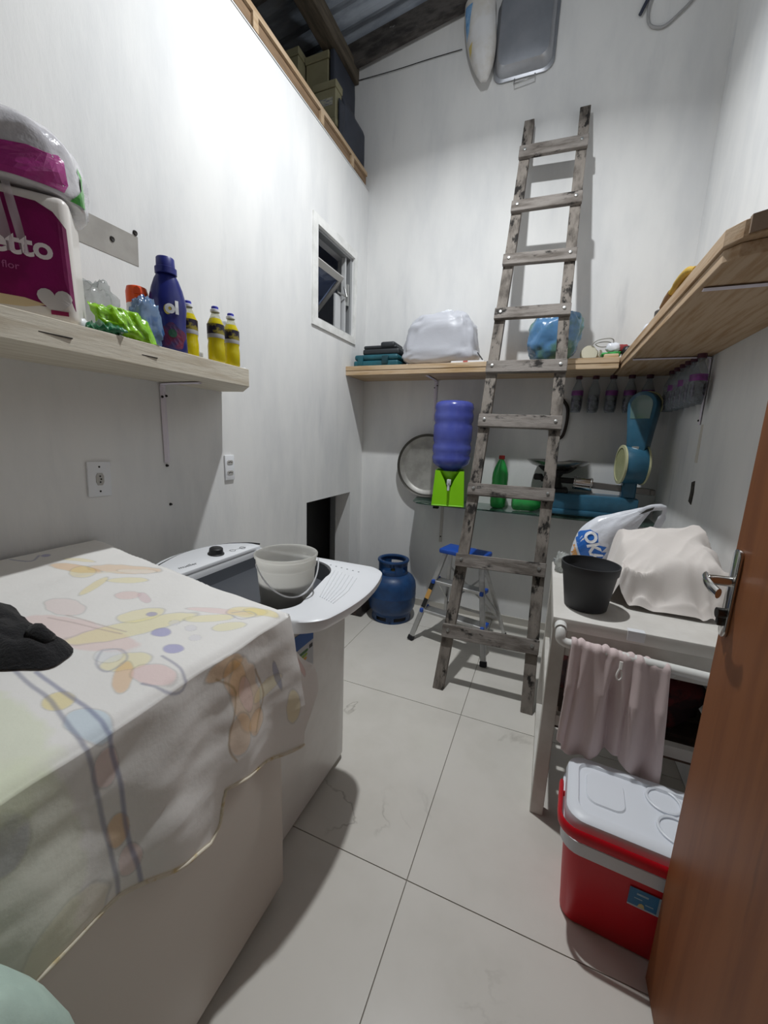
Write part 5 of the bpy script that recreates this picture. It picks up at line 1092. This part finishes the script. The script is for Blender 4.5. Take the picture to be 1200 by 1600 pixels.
# navy softener bottle
sb = thing('softener_bottle', 'tall navy blue fabric softener bottle with yellow and white print', 'bottle', (-1.200, 1.012, ZS))
o_ = Vector((-1.200, 1.012, ZS))
rotS = math.radians(52)
def bott(prof, n=36, rx=1.0, ry=0.62):
    t = NB(); lathe(t, prof, (0, 0, 0), n=n, xs=rx, ys=ry); t.transform(Matrix.Translation(o_) @ Matrix.Rotation(rotS, 4, 'Z')); return t
PS = [(0, 0.0), (0.046, 0.0), (0.052, 0.006), (0.051, 0.05), (0.050, 0.09), (0.052, 0.12), (0.055, 0.145), (0.053, 0.170), (0.046, 0.200), (0.036, 0.228), (0.028, 0.243), (0.024, 0.248), (0, 0.249)]
b = bott(PS); sbd = part('bottle_body', b, mat('navy_plastic', '#232a72', 0.28, coat=0.2), sb, smooth=60)
b = bott([(0.026, 0.243), (0.032, 0.244), (0.032, 0.262), (0.0275, 0.264), (0.0265, 0.290), (0.024, 0.293), (0, 0.293)], 24, 1.0, 0.92); part('cap', b, mat('navy_cap', '#252c78', 0.4), sb, smooth=40)
bpy.context.view_layer.update(); stree = bvh_of(sbd)
fx = Vector((math.cos(rotS), math.sin(rotS), 0)); 
def sdecal(nm, bm_, m, ox, oz, lift): decal(bm_, stree, o_ + fx * ox + Vector((0, 0, oz)), fx, Vector((0, 0, 1)), lift, 0.15); part(nm, bm_, m, sbd)
sdecal('lettering', text_bm('ol', 0.052, 0.0004, 0.0025, 1), mat('print_white', '#eef0f4', 0.4), 0.010, 0.140, 0.002)
b = flat_poly([(0.011 * math.cos(a), 0.015 * math.sin(a)) for a in [2 * PI * k / 16 for k in range(16)]], 1); sdecal('yellow_dot', b, mat('print_yellow', '#d9c65a', 0.4), -0.003, 0.133, 0.0012)
sdecal('flower_print', flat_poly([(0.040 * (1 + 0.10 * math.sin(5 * a)) * math.cos(a), 0.040 * (1 + 0.10 * math.sin(5 * a)) * math.sin(a)) for a in [2 * PI * k / 30 for k in range(30)]], 2), mat('print_crimson', '#6a1a3a', 0.4, col2='#2c2a58', scale=30), 0.006, 0.052, 0.0012)
sdecal('leaf_print', flat_poly([(0.013 * math.cos(a), 0.013 * math.sin(a)) for a in [2 * PI * k / 14 for k in range(14)]], 1), mat('print_darkgreen', '#1f4d3c', 0.4), 0.008, 0.062, 0.0022)
# three oil bottles
M_OIL = mat('cooking_oil', '#dccc22', 0.10, trans=0.3, ior=1.3, coat=0.3); M_PETT = thin('clear_oil_pet', '#d6d8c0', 0.25, 0.08, 0.8)
M_OLAB = mat('oil_label', '#b7a91e', 0.4, col2='#2b2140', scale=26, lo=0.47, hi=0.53); M_OLAB2 = mat('oil_label_dark', '#221a30', 0.4, col2='#8f8430', scale=26, lo=0.5, hi=0.58)
def oil(x, y, label, dz=0.0):
    t = thing('oil_bottle', label, 'bottle', (x, y, ZS), 'cooking oil bottles on the left shelf')
    b = NB(); lathe(b, [(0, 0.002), (0.026, 0.002), (0.0295, 0.008), (0.030, 0.055), (0.0275, 0.075), (0.0292, 0.082), (0.0292, 0.125), (0.028, 0.134), (0.020, 0.152), (0, 0.153)], (x, y, ZS), n=26); part('bottle_body', b, M_OIL, t, smooth=60)
    b = NB(); lathe(b, [(0.0205, 0.150), (0.016, 0.162), (0.013, 0.170), (0.013, 0.178)], (x, y, ZS), n=20); part('bottle_neck', b, M_PETT, t, smooth=60)
    b = NB(); lathe(b, [(0.0298, 0.098), (0.0298, 0.132)], (x, y, ZS), n=26); part('label_band', b, M_OLAB2, t, smooth=60)
    b = NB(); lathe(b, [(0.0296, 0.084), (0.0299, 0.086), (0.0299, 0.096), (0.0296, 0.098)], (x, y, ZS), n=26); part('label_strip', b, mat('oil_label_grey', '#a9a9ad', 0.4), t, smooth=60)
    b = NB(); lathe(b, [(0.0145, 0.174), (0.0165, 0.175), (0.0165, 0.182), (0.013, 0.184), (0, 0.184)], (x, y, ZS), n=18); cb_ = part('cap_collar', b, M_WHITEPLASTIC, t, smooth=40)
    b = NB(); lathe(b, [(0, 0.184), (0.012, 0.184), (0.012, 0.192), (0.010, 0.194), (0, 0.194)], (x, y, ZS), n=18); part('cap', b, mat('blue_oil_cap', '#3b3fae', 0.4), t, smooth=40)
    return t
oil(-1.212, 1.102, 'yellow cooking oil bottle touching the navy softener bottle, leftmost of the three')
oil(-1.165, 1.178, 'yellow cooking oil bottle in the middle of the three on the left shelf')
oil(-1.172, 1.262, 'yellow cooking oil bottle nearest the free end of the left shelf')
for x, y, lb in ((-1.345, 1.370, 'left'), (-1.350, 1.436, 'right')):
    t = thing('spray_bottle', 'clear bottle with a white pump head behind the oil bottles, the %s one' % lb, 'bottle', (x, y, ZS))
    b = NB(); lathe(b, [(0, 0.001), (0.026, 0.001), (0.028, 0.006), (0.028, 0.13), (0.014, 0.15), (0.011, 0.165), (0, 0.165)], (x, y, ZS), n=20); part('bottle_body', b, thin('clear_bottle', '#d5d8d8', 0.35, 0.1, 0.8), t, smooth=60)
    b = NB(); cyl(b, (x, y, ZS + 0.160), (x, y, ZS + 0.188), 0.013); cyl(b, (x, y, ZS + 0.185), (x, y, ZS + 0.205), 0.006); box(b, x - 0.012, x + 0.012, y - 0.022, y + 0.014, ZS + 0.203, ZS + 0.222, 0.004, 2); part('pump_head', b, M_WHITEPLASTIC, t, smooth=40)
b = NB(); blob(b, (-1.165, 0.665 + 0.05, ZS + 0.016), (0.012, 0.018, 0.016), seed=2, amp=0.3, freq=3, n=14, m=10, zmin=ZS + 0.001)
single('paper_scrap', 'small crumpled white paper scrap beside the big paper pack', 'scrap', b, M_WHITEPLASTIC, smooth=80)
b = NB(); box(b, -1.225, -1.180, 1.335, 1.350, ZS, ZS + 0.012, 0.002, 1); single('white_clip', 'small white plastic piece at the free end of the left shelf', 'clip', b, M_WHITEPLASTIC)

# ================================================================== BACK AND RIGHT SHELF THINGS
Z2 = 1.858
M_TEAL = mat('teal_plastic', '#1f5d6a', 0.45, col2='#1a505c', scale=9); M_CASE = mat('charcoal_plastic', '#2b2f33', 0.5)
def case(name, label, x0, x1, y0, y1, z0, h, m, latch, lat_m):
    t = thing(name, label, 'tool case', ((x0 + x1) / 2, (y0 + y1) / 2, z0))
    b = NB(); box(b, x0, x1, y0, y1, z0, z0 + h * 0.52, 0.012, 3); lo_ = part('case_base', b, m, t, smooth=40)
    b = NB(); box(b, x0 + 0.004, x1 - 0.004, y0 + 0.004, y1, z0 + h * 0.55, z0 + h, 0.016, 3); part('case_lid', b, m, t, smooth=40)
    for f in latch:
        x = x0 + (x1 - x0) * f; b = NB(); box(b, x - 0.024, x + 0.024, y0 - 0.008, y0 + 0.006, z0 + h * 0.22, z0 + h * 0.86, 0.004, 2); part('latch', b, lat_m, t, smooth=40)
    b = NB(); xm = (x0 + x1) / 2; box(b, x0 + 0.10 * (x1 - x0), x0 + 0.22 * (x1 - x0), y0 - 0.004, y0 + 0.01, z0 + 0.012, z0 + h - 0.012, 0.004, 2); part('corner_rib', b, m, t, smooth=40)
    return t
case('teal_tool_case', 'flat teal tool case at the left end of the back shelf', -1.392, -1.045, 2.725, 2.955, Z2, 0.088, M_TEAL, (0.72,), mat('teal_dark', '#123b44', 0.45))
tc = thing('black_tool_case', 'smaller black tool case lying on the teal tool case', 'tool case', (-1.19, 2.84, Z2 + 0.089))
z_ = Z2 + 0.089
b = NB(); box(b, -1.335, -1.050, 2.755, 2.945, z_, z_ + 0.042, 0.014, 3); part('case_base', b, M_CASE, tc, smooth=40)
b = NB(); box(b, -1.330, -1.075, 2.760, 2.945, z_ + 0.040, z_ + 0.066, 0.012, 3); part('case_lid', b, M_CASE, tc, smooth=40)
b = NB(); box(b, -1.195, -1.085, 2.752, 2.935, z_ + 0.045, z_ + 0.088, 0.016, 3); part('lid_hump', b, M_CASE, tc, smooth=40)
# full white sack
b = NB(); blob(b, (-0.775, 2.835, Z2 + 0.165), (0.248, 0.130, 0.165), seed=15, amp=0.06, freq=1.5, pw=4.2, crease=0.12, n=84, m=52, zmin=Z2 + 0.001, shape=lambda p: Vector((p.x * (1 - 0.17 * max(-0.7, p.z)) + 0.02, p.y, p.z + 0.10 * max(0, p.z) * (1 - (p.x - 0.25) ** 2))))
ws = single('white_sack', 'full white plastic sack on the back shelf left of the wooden ladder', 'sack', b, mat('white_sack_film', '#babcc4', 0.42, bump=0.25, bscale=10, coat=0.05), smooth=80)
b = NB(); blob(b, (-0.725, 2.80, Z2 + 0.335), (0.045, 0.03, 0.022), seed=8, amp=0.4, freq=2, crease=0.4, n=22, m=14); part('tied_neck', b, M_BAG, ws, smooth=80)
# long white strip and a pen-like rod
b = NB(); box(b, -0.655, -0.440, 2.680, 2.702, Z2, Z2 + 0.012, 0.002, 1); wst = single('white_strip', 'white plastic strip at the front edge of the back shelf by the ladder', 'strip', b, M_WHITEPLASTIC)
b = NB(); box(b, -0.575, -0.545, 2.6792, 2.702, Z2 + 0.003, Z2 + 0.0124); part('red_mark', b, mat('red_mark', '#b45c56', 0.5), wst)
b = NB(); tube(b, [(-0.445, 2.75, Z2 + 0.004), (-0.500, 2.76, Z2 + 0.075)], 0.004, 8); single('black_rod', 'thin black rod standing slanted on the back shelf left of the ladder', 'rod', b, M_BLACKPLASTIC)
# blue bag with greenery inside
b = NB(); blob(b, (-0.045, 2.83, Z2 + 0.152), (0.152, 0.115, 0.152), seed=31, amp=0.12, freq=1.6, pw=2.7, crease=0.14, n=64, m=40, zmin=Z2 + 0.001, shape=lambda p: Vector((p.x * (1 + 0.10 * p.z) + 0.10 * p.z, p.y, p.z)))
single('blue_bag', 'filled blue plastic bag on the back shelf behind the wooden ladder', 'bag', b, mat('blue_bag_film', '#5681ab', 0.25, coat=0.3, col2='#577a6c', scale=5, lo=0.44, hi=0.60, bump=0.3, bscale=14), smooth=80)
# small clutter near the corner
t = thing('wire_reel', 'small cream reel with loose grey wire on the back shelf near the corner', 'wire reel', (0.20, 2.80, Z2))
b = NB(); lathe(b, [(0, -0.014), (0.045, -0.014), (0.045, -0.010), (0.022, -0.008), (0.022, 0.008), (0.045, 0.010), (0.045, 0.014), (0, 0.014)], (0.160, 2.80, Z2 + 0.047), (0.25, -1, 0.15), 28); part('reel', b, mat('reel_cream', '#c9c6b4', 0.5), t, smooth=40)
b = NB(); lathe(b, [(0, -0.012), (0.032, -0.012), (0.032, -0.008), (0.012, -0.006), (0.012, 0.006), (0.030, 0.008), (0.030, 0.012), (0, 0.012)], (0.218, 2.82, Z2 + 0.040), (0.9, -0.4, 0.1), 24); part('reel', b, MATS['reel_cream'], t, smooth=40)
b = NB(); tube(b, smooth_path([(0.17, 2.79, Z2 + 0.095), (0.20, 2.78, Z2 + 0.118), (0.26, 2.79, Z2 + 0.128), (0.285, 2.80, Z2 + 0.118), (0.275, 2.80, Z2 + 0.09), (0.22, 2.79, Z2 + 0.082), (0.19, 2.78, Z2 + 0.098), (0.24, 2.80, Z2 + 0.112), (0.28, 2.81, Z2 + 0.10), (0.27, 2.80, Z2 + 0.05)], 5), 0.003, 6); part('wire', b, mat('grey_wire', '#8f8f88', 0.5), t, smooth=60)
b = NB()
for k in range(7): 
    a = k * 0.9; tube(b, smooth_path([(0.262 + 0.04 * math.cos(a), 2.735 + 0.025 * math.sin(a), Z2 + 0.012 + 0.004 * k), (0.275 + 0.045 * math.cos(a + 1.3), 2.735 + 0.025 * math.sin(a + 1.3), Z2 + 0.026 + 0.006 * math.sin(a)), (0.275 + 0.045 * math.cos(a + 2.8), 2.735 + 0.025 * math.sin(a + 2.8), Z2 + 0.020 + 0.004 * k)], 5), 0.007, 6)
single('green_cord', 'tangle of bright green cord on the back shelf near the corner', 'cord', b, mat('green_cord', '#3a9a4c', 0.6), kind='stuff', smooth=60)
b = NB(); blob(b, (0.282, 2.752, Z2 + 0.066), (0.036, 0.026, 0.028), seed=6, amp=0.2, freq=2, n=20, m=14); o_w = single('white_crumple', 'crumpled white plastic on top of the green cord tangle', 'plastic', b, M_BAG, smooth=80)
b = NB(); blob(b, (0.325, 2.770, Z2 + 0.060), (0.040, 0.028, 0.026), seed=16, amp=0.2, freq=2, n=22, m=14); single('red_cloth_scrap', 'dark red scrap beside the green cord tangle', 'scrap', b, mat('dark_red', '#8c2f30', 0.6), smooth=80)
b = NB(); blob(b, (0.350, 2.730, Z2 + 0.033), (0.024, 0.03, 0.034), seed=17, amp=0.2, freq=2, n=20, m=14, zmin=Z2 + 0.007); single('black_scrap', 'small black lump at the shelf corner beside the red scrap', 'scrap', b, M_BLACKPLASTIC, smooth=80)
b = NB(); tube(b, smooth_path([(0.12, 2.71, Z2 + 0.0045), (0.21, 2.705, Z2 + 0.0045), (0.24, 2.72, Z2 + 0.010), (0.285, 2.725, Z2 + 0.006)], 4), 0.0042, 6); single('black_cable', 'short black cable lying along the front of the back shelf', 'cable', b, M_BLACKPLASTIC, smooth=60)
b = NB(); box(b, 0.235, 0.310, 2.685, 2.712, Z2, Z2 + 0.022, 0.004, 1); single('wood_offcut', 'small pine offcut at the shelf corner', 'offcut', b, M_PINE, smooth=30)
Z3 = 1.8645
yt = thing('yellow_tool', 'yellow and black hand tool lying on the front edge of the right shelf', 'tool', (0.345, 1.60, Z3))
b = NB(); tube(b, smooth_path([(0.338, 1.765, Z3 + 0.034), (0.337, 1.70, Z3 + 0.040), (0.337, 1.63, Z3 + 0.043), (0.340, 1.575, Z3 + 0.038), (0.346, 1.535, Z3 + 0.026)], 5), [0.010] * 5 + [0.012] * 11 + [0.009] * 5, 10); part('yellow_grip', b, mat('tool_yellow', '#c9a53c', 0.45, col2='#b5902f', scale=20), yt, smooth=60)
b = NB(); box(b, 0.349, 0.382, 1.655, 1.735, Z3 + 0.018, Z3 + 0.074, 0.012, 2); box(b, 0.349, 0.392, 1.57, 1.75, Z3, Z3 + 0.024, 0.008, 2); part('black_body', b, M_BLACKPLASTIC, yt, smooth=40)
b = NB(); tube(b, [(0.339, 1.865, Z3 + 0.018), (0.338, 1.80, Z3 + 0.027), (0.338, 1.760, Z3 + 0.034)], [0.013, 0.015, 0.013], 12); part('brown_tip', b, mat('tool_brown', '#8c6a45', 0.5), yt, smooth=60)
b = NB(); lathe(b, [(0, 0), (0.026, 0), (0.026, 0.03), (0.022, 0.034), (0, 0.034)], (0.356, 1.965, Z3), n=20); single('dark_roll', 'small dark roll on the right shelf edge past the yellow tool', 'roll', b, mat('dark_roll', '#45423f', 0.5), smooth=40)
b = NB(); box(b, 0.335, 0.385, 2.16, 2.25, Z3, Z3 + 0.040, 0.014, 2); single('white_packet', 'small white packet on the right shelf near the corner', 'packet', b, M_BAG, smooth=60)

# ================================================================== HIGH ON THE BACK WALL
hs = thing('hanging_sack', 'slim white sack with a blue print hanging high on the back wall', 'sack', (-0.635, 2.92, 3.55))
b = NB()
def hsf(u, v):
    th = 2 * PI * u; z = 3.575 + 0.42 * v; c = -0.618 - 0.055 * min(1, v * 1.2); w_ = 0.092 * math.sin(min(1, v * 1.6 + 0.10) * PI / 2) ** 0.8; d = 0.055 * math.sin(min(1, v * 2.0 + 0.12) * PI / 2)
    n = 1 + 0.10 * noise.noise(Vector((math.cos(th) * 2, math.sin(th) * 2, z * 5)))
    return Vector((c + w_ * n * math.cos(th), 2.918 + d * n * math.sin(th), z))
grid(b, 36, 30, hsf, True); bmesh.ops.holes_fill(b, edges=b.edges[:], sides=100); bmesh.ops.recalc_face_normals(b, faces=b.faces[:])
hb_ = part('sack_body', b, mat('hanging_sack_white', '#d5d5d6', 0.55, col2='#c4bfb6', scale=5, bump=0.12, bscale=12), hs, smooth=80)
bpy.context.view_layer.update(); ht = bvh_of(hb_)
def hdec(nm, bm_, m, x, z): decal(bm_, ht, Vector((x, 2.918, z)), (0.72, -0.69, 0), (0, 0, 1), 0.002, 0.3); part(nm, bm_, m, hb_)
hdec('blue_print', flat_poly([(-0.03, -0.09), (0.0, -0.05), (0.022, 0.08), (-0.03, 0.08)], 5), mat('sack_blue', '#4f86bd', 0.5, col2='#8fb4d6', scale=20), -0.685, 3.88)
hdec('yellow_print', flat_poly([(-0.02, -0.035), (0.0, -0.02), (0.012, 0.025), (-0.02, 0.012)], 4), mat('sack_yellow', '#c9b56e', 0.5), -0.668, 3.74)
# big roasting pan, flat bottom outwards
rp = thing('roasting_pan', 'big rectangular aluminium roasting pan hanging high on the back wall', 'pan', (-0.385, 2.93, 3.55))
RPm = Matrix.Translation((-0.392, 2.978, 3.795)) @ Matrix.Rotation(math.radians(0.5), 4, 'Y')
def rrp(hx, hz, r, y): 
    pts = []
    for x, z in outline(-hx, hx, -hz, hz, r, 8): pts.append(tuple(RPm @ Vector((x, -y, z))))
    return pts
b = NB(); loft(b, [rrp(0.176, 0.214, 0.06, 0.004), rrp(0.180, 0.218, 0.06, 0.0), rrp(0.180, 0.218, 0.06, 0.006), rrp(0.166, 0.204, 0.06, 0.010), rrp(0.156, 0.194, 0.06, 0.066), rrp(0.146, 0.184, 0.055, 0.078), rrp(0.10, 0.14, 0.04, 0.0815)], False, True); part('pan_body', b, mat('pan_aluminium', '#b4b6bb', 0.40, 0.8, col2='#a3a6ac', scale=4), rp, smooth=40)
b = NB(); tube(b, [(-0.44, 2.975, 3.58), (-0.44, 2.950, 3.535), (-0.32, 2.950, 3.545), (-0.32, 2.975, 3.58)], 0.0045, 8); part('wire_handle', b, M_ALU, rp, smooth=60)
# loose wires
b = NB(); tube(b, smooth_path([(-1.553, YB - 0.008, 3.850), (-1.25, YB - 0.012, 3.835), (-1.0, YB - 0.010, 3.835), (-0.785, YB - 0.010, 3.829)], 5), 0.0025, 5); single('wall_wire', 'thin dark wire stretched along the back wall under the roof', 'wire', b, M_SCREW, smooth=60)
b = NB(); tube(b, smooth_path([(0.30, YB - 0.012, 3.84), (0.255, YB - 0.012, 3.76), (0.262, YB - 0.012, 3.66), (0.33, YB - 0.012, 3.625), (0.40, YB - 0.012, 3.665), (0.47, YB - 0.012, 3.735), (0.50, YB - 0.012, 3.86)], 6), 0.007, 8); single('grey_cable_loop', 'grey cable loop on the back wall near the right corner', 'cable', b, mat('grey_cable', '#a3a3a4', 0.6), smooth=60)
b = NB(); tube(b, [(0.265, YB - 0.010, 3.83), (0.212, YB - 0.018, 3.71)], 0.009, 8); single('dark_cable_end', 'dark cable end pointing down beside the grey cable loop', 'cable', b, mat('navy_cable', '#3a3e4d', 0.6), smooth=60)

# ================================================================== LOFT
M_BOX = mat('beige_box', '#8f8a6e', 0.6, col2='#837e63', scale=6); ZL = 3.147
def loft_box(x1, y0, z, w_, d, h, label, writing=False):
    t = thing('storage_box', label, 'box', (x1 - w_ / 2, y0 + d / 2, z), 'beige boxes stacked on the loft')
    b = NB(); box(b, x1 - w_, x1, y0, y0 + d, z, z + h * 0.80, 0.004, 1); part('box_body', b, M_BOX, t)
    b = NB(); box(b, x1 - w_ - 0.005, x1 + 0.006, y0 - 0.007, y0 + d + 0.004, z + h * 0.80, z + h - 0.001, 0.004, 1); part('lid', b, M_BOX, t)
    if writing:
        b = NB(); prism(b, [(-0.055, -0.02), (0.05, -0.02), (0.05, 0.022), (-0.055, 0.022)], 0, 0.001, Matrix(((1, 0, 0, x1 - w_ / 2 + 0.01), (0, 0, -1, y0 - 0.0005), (0, 1, 0, z + h * 0.45), (0, 0, 0, 1)))); part('paper_label', b, mat('box_label', '#b5b39c', 0.6, col2='#7c7c86', scale=40, stretch=(1, 1, 3)), t)
LV = ('lowest', 'second', 'third', 'topmost')
for k in range(2): loft_box(-1.480, 2.575, ZL + 0.004 + 0.207 * k, 0.165, 0.078, 0.206, 'beige storage box in the front right loft stack, %s of two' % ('lower', 'upper')[k], k == 1)
for k in range(3): loft_box(-1.592, 2.668, ZL + 0.004 + 0.222 * k, 0.17, 0.17, 0.221, 'beige storage box in the rear loft stack, %s of three' % LV[(0, 1, 3)[k]])
for k in range(3): loft_box(-1.775, 2.600, ZL + 0.004 + 0.228 * k, 0.20, 0.16, 0.227, 'beige storage box in the left loft stack, %s of three' % LV[(0, 1, 3)[k]])
MY = Matrix(((1, 0, 0, 0), (0, 0, 1, 0), (0, 1, 0, ZL + 0.004), (0, 0, 0, 1)))
tp_ = thing('dark_tarp', 'dark blue grey plastic sheet hanging over the box stacks at the corner of the loft', 'tarp', (-1.52, 2.82, ZL + 0.004))
b = NB(); prism(b, [(-1.460, 0), (-1.459, 0.18), (-1.461, 0.33), (-1.475, 0.365), (-1.53, 0.425), (-1.545, 0.48), (-1.544, 0.58), (-1.548, 0.664), (-1.580, 0.664), (-1.580, 0)], 2.666, 2.966, MY, 0.006); part('sheet', b, mat('dark_tarp', '#3b3f4a', 0.6, col2='#30343e', scale=6), tp_, smooth=50)
b = NB(); prism(b, [(-1.461, 0), (-1.460, 0.17), (-1.462, 0.32), (-1.471, 0.32), (-1.470, 0.0)], 2.594, 2.663, MY, 0.002); part('hanging_flap', b, MATS['dark_tarp'], tp_, smooth=50)
b = NB(); box(b, -1.66, -1.50, 1.62, 1.95, 3.26, 3.30, 0.004, 1, Matrix.Translation((0, 0, 0))); single('pale_board', 'pale painted board lying on the loft edge at the top of the picture', 'board', b, mat('pale_blue_board', '#a9b6ba', 0.6))
